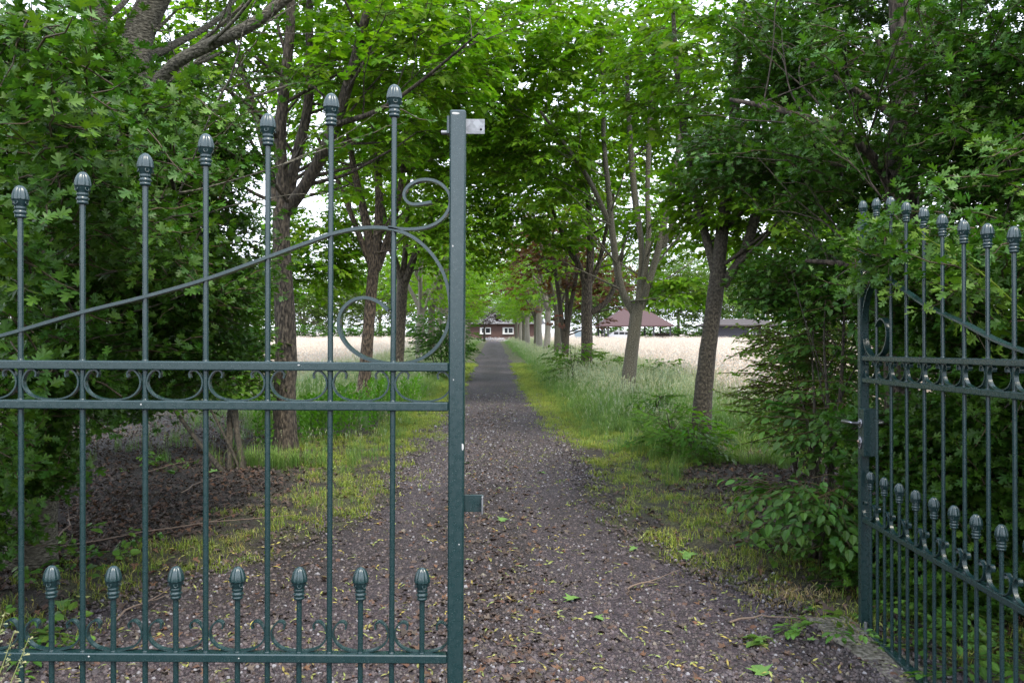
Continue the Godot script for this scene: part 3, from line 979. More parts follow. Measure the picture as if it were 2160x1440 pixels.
	tree("maple_tree", "smooth grey maple whose trunk splits into five slender upright limbs", "tree", b2,
		limb_from([[1318, 872, z, 27], [1321, 852, z, 19], [1324, 825, z, 16], [1329, 770, z, 14.5], [1338, 700, z, 13.5], [1345, 640, z, 13]]), limbs, M.bark_grey, S.maple, M.maple,
		[[spot(1350, 250, z + 2.2), Vector3(2.2, 1.7, 1.2), 459], [spot(1150, 310, z), Vector3(1.3, 1.1, 1.4), 310], [spot(1450, 490, z + 1.6), Vector3(1.2, 0.8, 1.0), 150], [spot(1435, 610, z + 0.4), Vector3(0.6, 0.4, 0.6), 80], [b2 + Vector3(0, 7.2, 0), Vector3(2.7, 1.0, 2.7), 133], [spot(1130, 110, z - 0.8), Vector3(1.5, 1.2, 1.6), 270], [spot(1300, 50, z + 0.6), Vector3(1.7, 0.9, 1.3), 230]], 1.1, mt * 1.05, "maples lining the drive", 2, 16)
	z = 23.6
	var b3 := spot(1238, 800, z)
	b3.y = 0.0
	limbs = []
	for l in [
		[[1240, 600, z, 9], [1246, 520, z, 8], [1240, 400, z, 6], [1236, 280, z, 4], [1230, 150, z, 3]],
		[[1236, 610, z, 7], [1222, 560, z, 6], [1190, 500, z, 5], [1160, 430, z, 3]],
		[[1244, 660, z, 7], [1275, 640, z, 6], [1296, 605, z, 5], [1310, 550, z, 4], [1320, 480, z, 3]],
		[[1242, 600, z, 6], [1262, 560, z, 5], [1280, 480, z, 4], [1300, 380, z, 3]]]:
		limbs.append(limb_from(l))
	tree("maple_tree", "straight maple with one crooked side limb, third from the gate on the meadow side", "tree", b3,
		limb_from([[1238, 812, z, 16], [1238, 780, z, 13], [1238, 700, z, 12], [1238, 590, z, 11]]), limbs, M.bark_brown, S.maple, M.maple,
		[[spot(1235, 400, z), Vector3(2.6, 1.9, 2.6), 513], [spot(1110, 450, z), Vector3(1.6, 1.5, 1.8), 310], [spot(1100, 300, z + 1.0), Vector3(1.8, 1.4, 1.8), 240], [b3 + Vector3(0, 7.4, 0), Vector3(2.7, 1.2, 2.7), 118]], 1.15, mt * 1.1, "maples lining the drive", 2, 12)
	z = 16.9
	var b4 := spot(766, 852, z)
	b4.y = 0.0
	limbs = []
	for l in [
		[[788, 560, z, 11], [770, 460, z, 9], [745, 350, z, 7], [730, 240, z, 5], [715, 120, z, 3]],
		[[790, 560, z, 11], [800, 430, z, 9], [792, 310, z, 7], [784, 200, z, 6], [780, 80, z, 4]],
		[[794, 570, z, 9], [828, 470, z, 7], [850, 360, z, 6], [858, 240, z, 4]],
		[[782, 560, z, 7], [720, 400, z, 5], [690, 330, z, 4], [660, 270, z, 3]]]:
		limbs.append(limb_from(l))
	tree("maple_tree", "rough flaking-barked maple framed by the big scroll of the closed gate leaf", "tree", b4,
		limb_from([[762, 868, z, 23], [765, 842, z, 16], [768, 800, z, 14], [775, 720, z, 12.5], [783, 620, z, 12], [790, 545, z, 12]]), limbs, M.bark_flaky, S.maple, M.maple,
		[[spot(780, 260, z + 0.8), Vector3(2.2, 1.8, 1.6), 445], [spot(665, 540, z + 0.5), Vector3(0.75, 1.1, 1.2), 330], [spot(940, 260, z), Vector3(1.6, 1.2, 1.6), 337], [spot(1000, 90, z - 1.0), Vector3(1.5, 1.2, 1.6), 250], [b4 + Vector3(0, 7.0, 0), Vector3(2.7, 1.2, 2.7), 118]], 1.1, mt * 1.15, "maples lining the drive", 2, 14)
	z = 23.4
	var b5 := spot(838, 800, z)
	b5.y = 0.0
	limbs = []
	for l in [
		[[848, 600, z, 9], [830, 540, z, 7], [812, 470, z, 6], [800, 380, z, 4], [790, 280, z, 3]],
		[[852, 600, z, 9], [882, 520, z, 7], [912, 460, z, 5], [935, 380, z, 4]],
		[[850, 580, z, 7], [858, 480, z, 5], [862, 380, z, 4], [866, 250, z, 3]]]:
		limbs.append(limb_from(l))
	tree("maple_tree", "vase-shaped maple with a wide V fork behind the closed gate leaf", "tree", b5,
		limb_from([[836, 812, z, 17], [838, 780, z, 13], [843, 700, z, 12], [849, 590, z, 12]]), limbs, M.bark_brown, S.maple, M.maple,
		[[spot(860, 360, z), Vector3(2.6, 2.0, 2.6), 567], [spot(970, 480, z), Vector3(1.4, 1.4, 1.6), 297], [spot(1020, 290, z), Vector3(2.0, 1.4, 2.0), 300], [b5 + Vector3(0, 7.4, 0), Vector3(2.7, 1.2, 2.7), 118]], 1.15, mt * 1.15, "maples lining the drive", 2, 12)
	# --- the rest of both rows, out to the house
	var ord := ["fourth", "fifth", "sixth", "seventh", "eighth", "ninth", "tenth", "eleventh", "twelfth", "thirteenth", "fourteenth", "fifteenth", "sixteenth"]
	for side: float in [-1.0, 1.0]:
		for k in 12:
			var d: float = 29.8 + 6.4 * k + rng.randf_range(-0.5, 0.5)
			if side > 0 and k == 0:
				continue
			var at := Vector3(side * (2.82 + rng.randf_range(-0.12, 0.12)) - 0.0238 * d, 0, -d)
			var copper: bool = (side < 0 and k == 5) or (side > 0 and k == 2)
			var where: String = "in the drive's %s row" % ("right" if side > 0 else "left")
			var label: String = ("copper-leaved maple, %s from the gate %s" if copper else "green maple, %s from the gate %s") % [ord[k], where]
			row_maple(label, at, 0.15 + rng.randf() * 0.05, rng.randf_range(2.3, 2.7), rng.randf_range(7.5, 8.6), rng.randf_range(2.7, 3.1), S.copper if copper else S.maple, Color(1.25, 1.2, 1.2) * rng.randf_range(0.95, 1.25), M.bark_pale if k % 3 != 1 else M.bark_grey, 500)
	# the copper maple of several stems
	z = 30.2
	var b6 := spot(1193, 760, z)
	b6.y = 0.0
	limbs = []
	for l in [[[1190, 720, z, 6], [1182, 650, z, 5], [1172, 570, z, 4], [1165, 470, z, 3], [1150, 380, z, 2]], [[1194, 720, z, 6], [1203, 650, z, 5], [1216, 580, z, 4], [1222, 480, z, 3]], [[1192, 715, z, 4], [1196, 640, z, 4], [1194, 560, z, 3], [1190, 450, z, 2]]]:
		limbs.append(limb_from(l))
	tree("copper_maple", "small copper-leaved maple with several thin stems rising from one foot", "tree", b6,
		limb_from([[1192, 790, z, 9], [1192, 760, z, 8], [1193, 710, z, 8]]), limbs, M.bark_dark, S.copper, M.maple,
		[[spot(1185, 520, z), Vector3(2.0, 1.5, 1.8), 310], [spot(1270, 600, z), Vector3(1.1, 0.9, 1.1), 121], [spot(1240, 400, z), Vector3(1.2, 1.0, 1.2), 108]], 1.15, Color(1, 1, 1), "maples lining the drive", 2, 9)

# ---------------------------------------------------------------- ground, drive, grass
func left_edge(d: float) -> float:      # where gravel gives way, measured across the drive, at depth d
	var w := 0.0 if d > 8.0 else pow((8.0 - d) / 3.7, 2.0) * 1.35
	return -0.93 - w

func right_edge(d: float) -> float:
	var w := 0.0 if d > 7.0 else pow((7.0 - d) / 2.6, 2.0) * 0.72
	return 0.93 + w

func edge_wobble(x: float, z: float) -> float:
	return 0.22 * fine.get_noise_2d(x * 30.0, z * 30.0) + 0.12 * fine.get_noise_2d(x * 110.0 + 90.0, z * 110.0)

# how far outside the gravel (negative: on it)
func off_drive(x: float, z: float) -> float:
	var d := -z
	var l := across(x, z)
	return maxf(left_edge(d) - l, l - right_edge(d)) + edge_wobble(x, z)

# share of turf at a place: patchy near the gate, closed further on
func turf(x: float, z: float) -> float:
	var d := -z
	var o := off_drive(x, z)
	var l := across(x, z)
	var patch := fine.get_noise_2d(x * 42.0 + 40.0, z * 42.0) * 1.1 + fine.get_noise_2d(x * 120.0, z * 120.0 + 70.0) * 0.7
	if o < -0.12:
		return 0.55 * clampf(smoothstep(-0.5, -0.05, o) * (patch * 1.6 + 0.1), 0.0, 1.0)
	var reach := 1.15 if l < 0.0 else 1.35
	if d > 9.0:
		reach += (d - 9.0) * 0.5
	return clampf(smoothstep(-0.12, 0.25, o) * (1.0 - smoothstep(reach - 0.35, reach + 0.35, o)) * (0.55 + patch) + clampf((d - (14.0 if l < -1.7 else 11.0)) * 0.25, 0.0, 1.0), 0.0, 1.0)

func spread_axis(a: float, b: float, step: float, far_a: float, far_b: float, grow: float) -> Array:
	var out := []
	var p := a
	while p <= b:
		out.append(p)
		p += step
	var s := step
	while out[-1] < far_b:
		s *= grow
		out.append(out[-1] + s)
	s = step
	while out[0] > far_a:
		s *= grow
		out.push_front(out[0] - s)
	return out

func make_ground() -> void:
	var xs := spread_axis(-3.6, 3.6, 0.06, -420.0, 420.0, 1.18)
	var ds := spread_axis(3.2, 12.0, 0.06, -60.0, 460.0, 1.10)
	var b := Buf.new()
	var soil := Color(0.045, 0.034, 0.027)
	var sod := Color(0.11, 0.125, 0.04)
	var dry := Color(0.46, 0.41, 0.35)
	var apron := Color(0.06, 0.054, 0.055)
	for d in ds:
		for x in xs:
			var z: float = -d
			var l := absf(across(x, z))
			var c := soil.lerp(sod, turf(x, z))
			if d > 9.0:
				c = c.lerp(dry, smoothstep(4.2, 6.0, l + fine.get_noise_2d(x * 12.0, z * 12.0)) * smoothstep(10.0, 15.0, d - (11.0 if x < 0.0 else 0.0)))
			if d < 3.3:
				c = apron
			b.vert(Vector3(x, ground_at(x, z), z), Vector3.UP, c)
	var n := xs.size()
	for k in ds.size() - 1:
		for j in n - 1:
			var a := k * n + j
			for q in [a, a + n, a + 1, a + 1, a + n, a + n + 1]:
				b.i.append(q)
	setting("ground", b.mesh(), M.ground, "dark soil, turf and dry meadow under the avenue of trees")
	# the gravel drive: a sheet just above the ground whose ragged rim dips under it
	var rows := spread_axis(2.4, 14.0, 0.07, 2.3, 113.0, 1.06)
	b = Buf.new()
	var m := 64
	for d in rows:
		var e0 := left_edge(d) - 0.45
		var e1 := right_edge(d) + 0.45
		for k in m + 1:
			var l: float = lerpf(e0, e1, k / float(m))
			var z: float = -d
			var x: float = l - 0.0238 * d
			var o := off_drive(x, z)
			var wear := 0.5 + 0.5 * fine.get_noise_2d(x * 25.0, z * 9.0) + 0.22 * (1.0 - smoothstep(0.15, 0.5, absf(l + 0.05)))
			var c := Color(0.102, 0.085, 0.087).lerp(Color(0.056, 0.042, 0.036), smoothstep(0.42, 0.75, wear))
			b.vert(Vector3(x, ground_at(x, z) + 0.012 - clampf(o + 0.12, 0.0, 0.5) * 0.12, z), Vector3.UP, c)
	for k in rows.size() - 1:
		for j in m:
			var a := k * (m + 1) + j
			for q in [a, a + m + 1, a + 1, a + 1, a + m + 1, a + m + 2]:
				b.i.append(q)
	setting("drive", b.mesh(), M.gravel, "straight dark gravel drive running from the gate to the house")

func lay(x: float, z: float, size: float, tilt := 0.3, lift := 0.0) -> Transform3D:
	var bas := Basis(Vector3.UP, rng.randf() * TAU) * Basis(Vector3(rng.randf_range(-1, 1), 0, rng.randf_range(-1, 1)).normalized(), rng.randf_range(-tilt, tilt))
	return Transform3D(bas.scaled(Vector3.ONE * size), Vector3(x, ground_at(x, z) + lift, z))

func in_view(x: float, z: float, margin := 0.25) -> bool:
	return absf(x / z) < 0.635 + margin / absf(z) and z < -2.9

func make_ground_cover() -> void:
	# loose stones, close near the gate and thinner further on
	var lists := [[], [], []]
	var k := 0
	while k < 64000:
		var d: float = 3.3 * pow(20.0 / 3.3, pow(rng.randf(), 1.35))
		var x := rng.randf_range(-0.66, 0.66) * d
		if d > 8.0:
			x = rng.randf_range(-1.3, 1.2) - 0.0238 * d
		k += 1
		var o := off_drive(x, -d)
		if o > 0.05 + rng.randf() * 0.35 or absf(x) > 4.0:
			continue
		var s: float = rng.randf_range(0.008, 0.024) * (1.0 + d * 0.02)
		if rng.randf() < 0.015:
			s *= 1.9
		lists[k % 3].append(lay(x, -d, s, 0.8, 0.010 + s * 0.12))
	var cols := []
	for j in 60:
		var f := rng.randf_range(0.4, 2.0)
		cols.append([Color(0.060, 0.049, 0.052), Color(0.054, 0.045, 0.043), Color(0.066, 0.051, 0.049)][rng.randi() % 3] * f if rng.randf() < 0.9 else [Color(0.11, 0.098, 0.095), Color(0.10, 0.066, 0.05), Color(0.12, 0.115, 0.12), Color(0.09, 0.078, 0.06)][rng.randi() % 4] * f)
	for j in 3:
		stuff("gravel", ["fine angular grey gravel stones loose on the drive", "small dark chippings loose on the drive", "mixed purple grey gravel stones scattered over the drive"][j], "gravel", S.pebble[j], M.stone, lists[j], cols)
	# short turf along the drive
	lists = [[], [], []]
	for q in 60000:
		var d: float = 3.4 * pow(38.0 / 3.4, rng.randf())
		var x := rng.randf_range(-4.0, 4.0) - 0.0238 * d
		if not in_view(x, -d):
			continue
		var t := turf(x, -d)
		if d > 12.0 and off_drive(x, -d) > 0.9:
			continue
		var thin: float = 0.5 + 0.5 * smoothstep(7.0, 11.5, d)
		if rng.randf() > (t * 1.15 - 0.12) * thin:
			continue
		var s := rng.randf_range(0.6, 1.25) * (1.0 + d * 0.012)
		lists[0 if rng.randf() < 0.12 + d * 0.055 else (1 if rng.randf() < 0.7 else 2)].append(lay(x, -d, s, 0.15))
	for j in 3:
		stuff("grass", ["short green grass along the edges of the drive", "short yellow-green grass along the edges of the drive", "short withered grass along the edges of the drive"][j], "grass", S.short[j], M.grass, lists[j], tone(Color(1.05, 1, 0.9), 0.25, 0.15))
	# longer green grass at the feet of the trees
	lists = [[], []]
	for q in 17000:
		var d: float = rng.randf_range(7.0, 34.0)
		var x := rng.randf_range(-4.5, 4.6) - 0.0238 * d
		var o := off_drive(x, -d)
		var n := fine.get_noise_2d(x * 35.0, d * 35.0)
		if o < 0.35 or n + (d - (14.5 if across(x, -d) < -1.7 else 10.0)) * 0.12 < 0.12:
			continue
		lists[q % 2].append(lay(x, -d, rng.randf_range(0.5, 1.0) * clampf(o, 0.4, 1.0), 0.15))
	var at := foot(600, 985)
	for q in 60:
		lists[0].append(lay(at.x + rng.randfn() * 0.28, at.z + rng.randfn() * 0.1, rng.randf_range(0.5, 0.8), 0.1))
	at = foot(1560, 975)
	for q in 90:
		lists[1].append(lay(at.x + rng.randfn() * 0.35, at.z + rng.randfn() * 0.16, rng.randf_range(0.45, 0.75), 0.1))
	for j in 2:
		stuff("grass", ["knee-high green grass at the feet of the maples", "lush bending green grass at the feet of the maples"][j], "grass", S.long[j], M.grass, lists[j], tone(Color(1, 1, 1), 0.22, 0.12))
	# tall flowering verge on both sides
	lists = [[], []]
	for q in 30000:
		var d: float = 9.5 * pow(112.0 / 9.5, rng.randf())
		var side := -1.0 if rng.randf() < 0.42 else 1.0
		var l: float = side * rng.randf_range(1.3, 5.2)
		var x := l - 0.0238 * d
		var grow := smoothstep(1.3, 2.6, absf(l)) * smoothstep(10.0, 18.0, d - (3.0 if side < 0 else 0.0) + fine.get_noise_2d(x * 30.0, d * 30.0) * 3.0)
		if rng.randf() > grow + 0.05:
			continue
		lists[q % 2].append(lay(x, -d, rng.randf_range(0.75, 1.15) * (0.5 + 0.5 * grow), 0.1))
	for j in 2:
		stuff("grass", ["tall grass with pale flower heads on the verges of the drive", "tall silvery flowering grass on the verges of the drive"][j], "grass", S.verge[j], M.grass, lists[j], tone(Color(1, 1, 1), 0.18, 0.1))
	# dry hay meadow on both sides
	lists = [[], []]
	for q in 52000:
		var d: float = 13.0 * pow(112.0 / 13.0, rng.randf())
		var x: float = rng.randf_range(-0.7, 0.7) * d
		var l := across(x, -d)
		if absf(l) < 4.4 + rng.randf() * 1.2:
			continue
		if rng.randf() > smoothstep(13.0, 18.0, d - (9.0 if x < 0.0 else 0.0)):
			continue
		lists[q % 2].append(lay(x, -d, rng.randf_range(0.8, 1.2) * 1.0, 0.1))
	for j in 2:
		stuff("grass", ["pale dry hay standing tall in the meadow", "sandy pink seeding hay standing in the meadow"][j], "grass", S.meadow[j], M.hay, lists[j], tone(Color(1, 1, 1), 0.15, 0.06))
	# leaf litter: thick under the hedges, thin on the drive
	lists = [[], []]
	for q in 56000:
		var d: float = 3.3 * pow(16.0 / 3.3, rng.randf())
		var x: float = rng.randf_range(-0.68, 0.68) * d
		var o := off_drive(x, -d)
		var want := 0.07 + 0.22 * (1.0 - smoothstep(0.15, 0.55, absf(across(x, -d) + 0.05))) if o < 0.0 else 0.12 + 0.88 * smoothstep(0.6, 1.6, o)
		if rng.randf() > want:
			continue
		lists[q % 2].append(lay(x, -d, rng.randf_range(0.025, 0.06), 0.5, 0.016))
	var brown := []
	for j in 40:
		brown.append([Color(1, 1, 1), Color(1.3, 1.2, 1.15), Color(0.6, 0.6, 0.65), Color(1.7, 1.3, 0.9), Color(1.1, 1.3, 1.4), Color(0.8, 0.8, 0.8)][rng.randi() % 5] * rng.randf_range(0.6, 1.2))
	stuff("leaf_litter", "brown fallen leaves covering the soil under the hedges", "leaf litter", S.dead[0], M.litter, lists[0], brown)
	stuff("leaf_litter", "curled dead maple leaves strewn on soil and drive", "leaf litter", S.dead[1], M.litter, lists[1], brown)
	var seeds := []
	for q in 2900:
		var d: float = 3.4 * pow(22.0 / 3.4, rng.randf())
		var x: float = rng.randf_range(-0.6, 0.62) * minf(d, 5.0)
		if off_drive(x, -d) > 0.8:
			continue
		seeds.append(lay(x, -d, rng.randf_range(0.022, 0.042), 0.9, 0.02))
	stuff("maple_seeds", "yellow-green winged maple seeds strewn over the drive", "maple seeds", S.seed[0], M.litter, seeds, tone(Color(1, 1, 1), 0.35, 0.25))
	# single fresh leaves lying on the ground
	var fresh := [[1212, 1268, 0.115, "big fresh green maple leaf lying flat in the middle of the drive"], [1262, 1307, 0.08, "long narrow torn green leaf on the gravel beside the big maple leaf"], [1450, 1182, 0.13, "green maple leaf at the grass edge on the right of the drive"], [1335, 1168, 0.07, "small bright green leaf at the right edge of the gravel"], [1145, 1000, 0.09, "pale green maple leaf lying far up the gravel drive"], [1600, 1365, 0.11, "green sprig of leaves near the kerb at the lower right"], [1715, 1362, 0.06, "small pale green leaf standing beside the kerb"], [1740, 1300, 0.12, "straw-coloured leaf lying near the foot of the open gate"], [1600, 1425, 0.12, "light green leaf cluster at the lower picture edge near the kerb"], [255, 1290, 0.07, "orange brown leaf lying behind the bars of the closed gate"], [445, 1000, 0.13, "green maple leaf on the dark soil behind the closed gate"], [130, 1285, 0.12, "green maple leaf on the soil under the hedge trunk"], [985, 980, 0.09, "dull green leaf on the gravel close beside the closed gate's stile"], [1062, 1102, 0.1, "crumpled green leaf near the lower stop plate of the gate"]]
	for f in fresh:
		var p := foot(f[0], f[1])
		var o := solo("fallen_leaf", S.fresh[0], M.litter, f[3], "leaf", Vector3.ZERO, Basis(), "fallen leaves on the ground")
		o.transform = lay(p.x, p.z, f[2], 0.3, 0.028)
		if "orange" in f[3] or "straw" in f[3]:
			o.mesh = S.dead[1]
	# dead sticks on the soil behind the closed leaf
	for s in [[[130, 1160, 640, 1090], "long thin dead stick lying across the soil behind the closed gate"], [[240, 890, 420, 872], "arched dead twig under the hedge behind the closed gate"], [[310, 1000, 420, 975], "short dead stick on the litter near the hazel bush"], [[120, 1150, 160, 1090], "forked dead twig against the hedge trunk's foot"], [[380, 1045, 470, 1010], "thin bent dead stick in the middle of the bare soil"], [[230, 1330, 340, 1270], "dark fallen twig on the gravel behind the small finials"], [[1320, 1255, 1392, 1240], "thin reddish twig lying at the right of the gravel"], [[1545, 1320, 1700, 1325], "pale straight twig lying near the kerb"]]:
		var q: Array = s[0]
		var p0 := foot(q[0], q[1])
		var p1 := foot(q[2], q[3])
		var b := Buf.new()
		var pts := []
		var rad := []
		for j in 8:
			var p := (p1 - p0) * (j / 7.0) + Vector3(rng.randf_range(-1, 1), 0, rng.randf_range(-1, 1)) * 0.025
			p.y = 0.02 + 0.03 * sin(j * PI / 7.0)
			pts.append(p)
			rad.append(0.007 - 0.0006 * j)
		tube(b, pts, rad, 6, Color.WHITE, 0.1)
		var sd := wander(pts[4], (p1 - p0).normalized() + Vector3(rng.randf_range(-0.6, 0.6), 0.1, rng.randf_range(-0.6, 0.6)), 0.25, 0.004, Vector3.ZERO, 0.1)
		add_limb(b, sd, 5, 1, 0.0)
		solo("fallen_twig", b.mesh(), M.dry_twig, s[1], "twig", p0, Basis(), "dead twigs on the ground")

# ---------------------------------------------------------------- hedge trees, shrubs, plants near the gate
func near_sprays(t: Node3D, spots: Array, spread: float, toward: Vector3) -> void:
	# single leafy twigs nearest the camera, each a part
	var along := []
	for s in spots:
		# the bough that carries them out of the crown
		var tipp := spot(s[0], s[1], s[2])
		var root := tipp + Vector3(tipp.x * 0.25, -0.2, -1.5 * absf(toward.z))
		var bb := Buf.new()
		var w := [[root, root.lerp(tipp, 0.4) + Vector3(0, 0.06, 0), root.lerp(tipp, 0.75) + Vector3(0.03, 0.07, 0), tipp], [0.014, 0.011, 0.008, 0.004]]
		add_limb(bb, w, 6, 4, 0.05)
		part("bough", bb.mesh(), M.bark_dark, t, -t.position)
		for k in 26:
			var q: Vector3 = root.lerp(tipp, rng.randf_range(0.0, 0.85)) + Vector3(rng.randfn(), rng.randfn() * 0.7, rng.randfn()) * 0.13
			var dx := Vector3(rng.randf_range(-1, 1), rng.randf_range(-0.4, 0.5), rng.randf_range(-1, 1)).normalized()
			var dz := dx.cross(Vector3.UP).normalized()
			along.append(Transform3D(Basis(dx, dz.cross(dx), dz).scaled(Vector3.ONE * rng.randf_range(0.8, 1.15)), q - t.position))
		for k in s[3]:
			var p := spot(s[0] + rng.randfn() * spread, s[1] + rng.randfn() * spread * 0.7, s[2] + rng.randfn() * 0.1)
			var x := (toward + Vector3(rng.randf_range(-0.8, 0.8), rng.randf_range(-0.7, 0.5), rng.randf_range(-0.8, 0.8))).normalized()
			var z := x.cross(Vector3.UP).normalized()
			var o := part("leafy_twig", S.thorn[k % 3] if rng.randf() > 0.22 else S.thorn_young[0], M.thorn_near, t, p - t.position - x * 0.1, Basis(x, z.cross(x), z).scaled(Vector3.ONE * rng.randf_range(0.85, 1.2)))
			o.name = "leafy_twig"
	crown(t, S.thorn, M.thorn, along, Color(1, 1, 1))

func make_hedges() -> void:
	M.thorn_near = M.thorn
	# left: hawthorn with several big limbs
	var b0 := foot(75, 1195)
	var z := -b0.z
	var limbs := []
	for l in [
		[[85, 900, z, 24], [120, 600, z + 0.1, 22], [170, 300, z + 0.2, 24], [190, 100, z + 0.2, 26], [215, -80, z + 0.2, 22]],
		[[90, 860, z, 22], [180, 560, z + 0.3, 24], [262, 260, z + 0.4, 28], [290, 80, z + 0.4, 30], [330, -10, z + 0.4, 28], [380, -110, z + 0.4, 20]],
		[[260, 270, z + 0.4, 18], [330, 180, z + 0.2, 14], [372, 132, z + 0.1, 13], [450, 90, z, 13], [530, 52, z - 0.1, 12], [610, -10, z - 0.2, 11], [680, -80, z - 0.3, 9]],
		[[120, 640, z, 10], [230, 480, z - 0.5, 7], [330, 420, z - 0.8, 4], [420, 400, z - 0.9, 2]],
		[[100, 780, z, 9], [50, 700, z - 0.4, 7], [10, 600, z - 0.8, 4]]]:
		limbs.append(limb_from(l))
	var t := tree("hawthorn_tree", "big dark hawthorn with heavy limbs overhanging the closed gate leaf", "tree", b0,
		limb_from([[62, 1215, z, 62], [64, 1180, z, 52], [72, 1080, z, 44], [82, 930, z, 38], [90, 840, z, 34]]), limbs, M.bark_grey, S.thorn, M.thorn,
		[[spot(40, 140, 4.6), Vector3(0.42, 0.5, 0.5), 520], [spot(300, 200, 6.4), Vector3(0.4, 0.4, 0.4), 200], [spot(330, 330, 5.3), Vector3(0.46, 0.42, 0.5), 520], [spot(90, 480, 4.7), Vector3(0.5, 0.5, 0.6), 700], [spot(370, 560, 6.0), Vector3(0.55, 0.5, 0.6), 620],
		[spot(50, 780, 4.9), Vector3(0.36, 0.42, 0.5), 520], [spot(320, 740, 6.6), Vector3(0.8, 0.4, 0.7), 620], [spot(-20, 1010, 4.7), Vector3(0.2, 0.42, 0.3), 330], [spot(130, 380, 7.0), Vector3(1.3, 1.4, 0.7), 1000], [spot(200, 800, 7.6), Vector3(1.3, 0.4, 0.6), 380], [spot(-300, 500, 5.5), Vector3(0.9, 1.8, 1.2), 500], [b0 + Vector3(0.2, 4.8, 0), Vector3(1.6, 0.7, 1.5), 600]], 1.0, Color(1, 1, 1), "hawthorns beside the gate", 2, 18)
	near_sprays(t, [[60, 70, 2.75, 16], [110, 170, 3.0, 10], [60, 250, 2.8, 12], [200, 270, 3.2, 10], [80, 380, 3.0, 12], [260, 440, 3.5, 9], [60, 560, 3.1, 10], [380, 520, 4.0, 12], [40, 740, 3.3, 9], [330, 260, 3.7, 12], [150, 330, 3.2, 8], [10, 960, 3.8, 12]], 45.0, Vector3(0.5, -0.1, 0.8))
	# right: ivy-clad hawthorn behind the open leaf
	var b1 := spot(1905, 1150, 5.6)
	b1.y = 0.0
	z = 5.6
	limbs = []
	for l in [
		[[1900, 330, z, 26], [1905, 200, z, 24], [1900, 60, z, 22], [1890, -100, z, 18]],
		[[1895, 420, z, 14], [1840, 330, z - 0.2, 10], [1760, 270, z - 0.2, 8], [1640, 230, z, 6], [1540, 210, z + 0.2, 4]],
		[[1905, 380, z, 14], [1980, 260, z - 0.4, 10], [2080, 170, z - 0.8, 8], [2180, 120, z - 1.0, 5]],
		[[1900, 620, z, 12], [2000, 560, z - 0.6, 8], [2100, 540, z - 1.0, 5]],
		[[1895, 600, z, 10], [1800, 560, z + 0.2, 7], [1700, 550, z + 0.4, 4]]]:
		limbs.append(limb_from(l))
	t = tree("hawthorn_tree", "ivy-clad hawthorn tree leaning its boughs over the open gate leaf", "tree", b1,
		limb_from([[1905, 1190, z, 44], [1905, 1100, z, 38], [1902, 900, z, 34], [1900, 650, z, 33], [1902, 500, z, 34], [1902, 300, z, 30]]), limbs, M.bark_brown, S.thorn, M.thorn,
		[[spot(2150, 230, 4.9), Vector3(0.6, 0.7, 0.6), 800], [spot(1770, 120, 7.0), Vector3(0.85, 0.6, 0.8), 820], [spot(1590, 330, 7.0), Vector3(0.6, 0.3, 0.6), 380], [spot(2090, 640, 4.6), Vector3(0.42, 0.4, 0.5), 620], [spot(2050, 930, 4.7), Vector3(0.5, 0.5, 0.45), 900],
		[spot(1760, 590, 6.6), Vector3(0.6, 0.35, 0.6), 480], [spot(1760, 380, 7.2), Vector3(0.5, 0.4, 0.6), 360], [spot(2020, 1180, 4.8), Vector3(0.55, 0.36, 0.45), 620], [spot(2000, 420, 7.0), Vector3(1.1, 1.3, 0.6), 560], [spot(2000, 850, 6.8), Vector3(0.9, 0.8, 0.6), 560], [spot(2450, 500, 5.0), Vector3(0.9, 1.6, 1.2), 500], [b1 + Vector3(0.2, 4.9, 0), Vector3(1.5, 0.7, 1.5), 500]], 1.0, Color(0.95, 1, 1), "hawthorns beside the gate", 2, 18)
	near_sprays(t, [[1900, 510, 3.95, 16], [1870, 540, 4.05, 12], [1960, 560, 3.8, 12], [2060, 600, 3.5, 10], [2120, 520, 3.6, 8], [1870, 580, 4.3, 6], [2110, 330, 4.1, 12], [2050, 260, 4.6, 10], [1740, 280, 5.2, 10], [1760, 60, 5.0, 8], [2120, 860, 4.0, 8], [1960, 900, 4.6, 10], [2040, 1040, 4.3, 10], [1700, 300, 5.2, 8]], 42.0, Vector3(-0.6, -0.1, 0.6))
	# the yellow-green young shoot that crosses the open leaf
	var b := Buf.new()
	var sh := smooth_path([spot(2200, 700, 3.4), spot(2100, 600, 3.3), spot(2020, 540, 3.35), spot(1960, 505, 3.4), spot(1935, 480, 3.4)], 3)
	var rad := []
	for k in sh.size():
		rad.append(0.0042 - 0.0026 * k / sh.size())
	tube(b, sh, rad, 6, Color(0.25, 0.32, 0.05))
	for k in range(1, sh.size()):
		for j in 2:
			var tip := Vector3(rng.randf_range(-0.9, 0.6), rng.randf_range(-0.8, 0.4), rng.randf_range(-0.2, 0.8)).normalized()
			leaf(b, THORN, sh[k] + tip * 0.012, tip, Vector3(0, 0.7, 0.7), rng.randf_range(0.025, 0.05), vary(Color(0.16, 0.27, 0.03), 0.2), 0.2, 0.2)
	part("young_shoot", b.mesh(), M.maple, t, -b1).set_meta("label", "long yellow-green young shoot crossing the open gate leaf")
	# shrubs
	var p := spot(500, 900, 9.0)
	p.y = 0.0
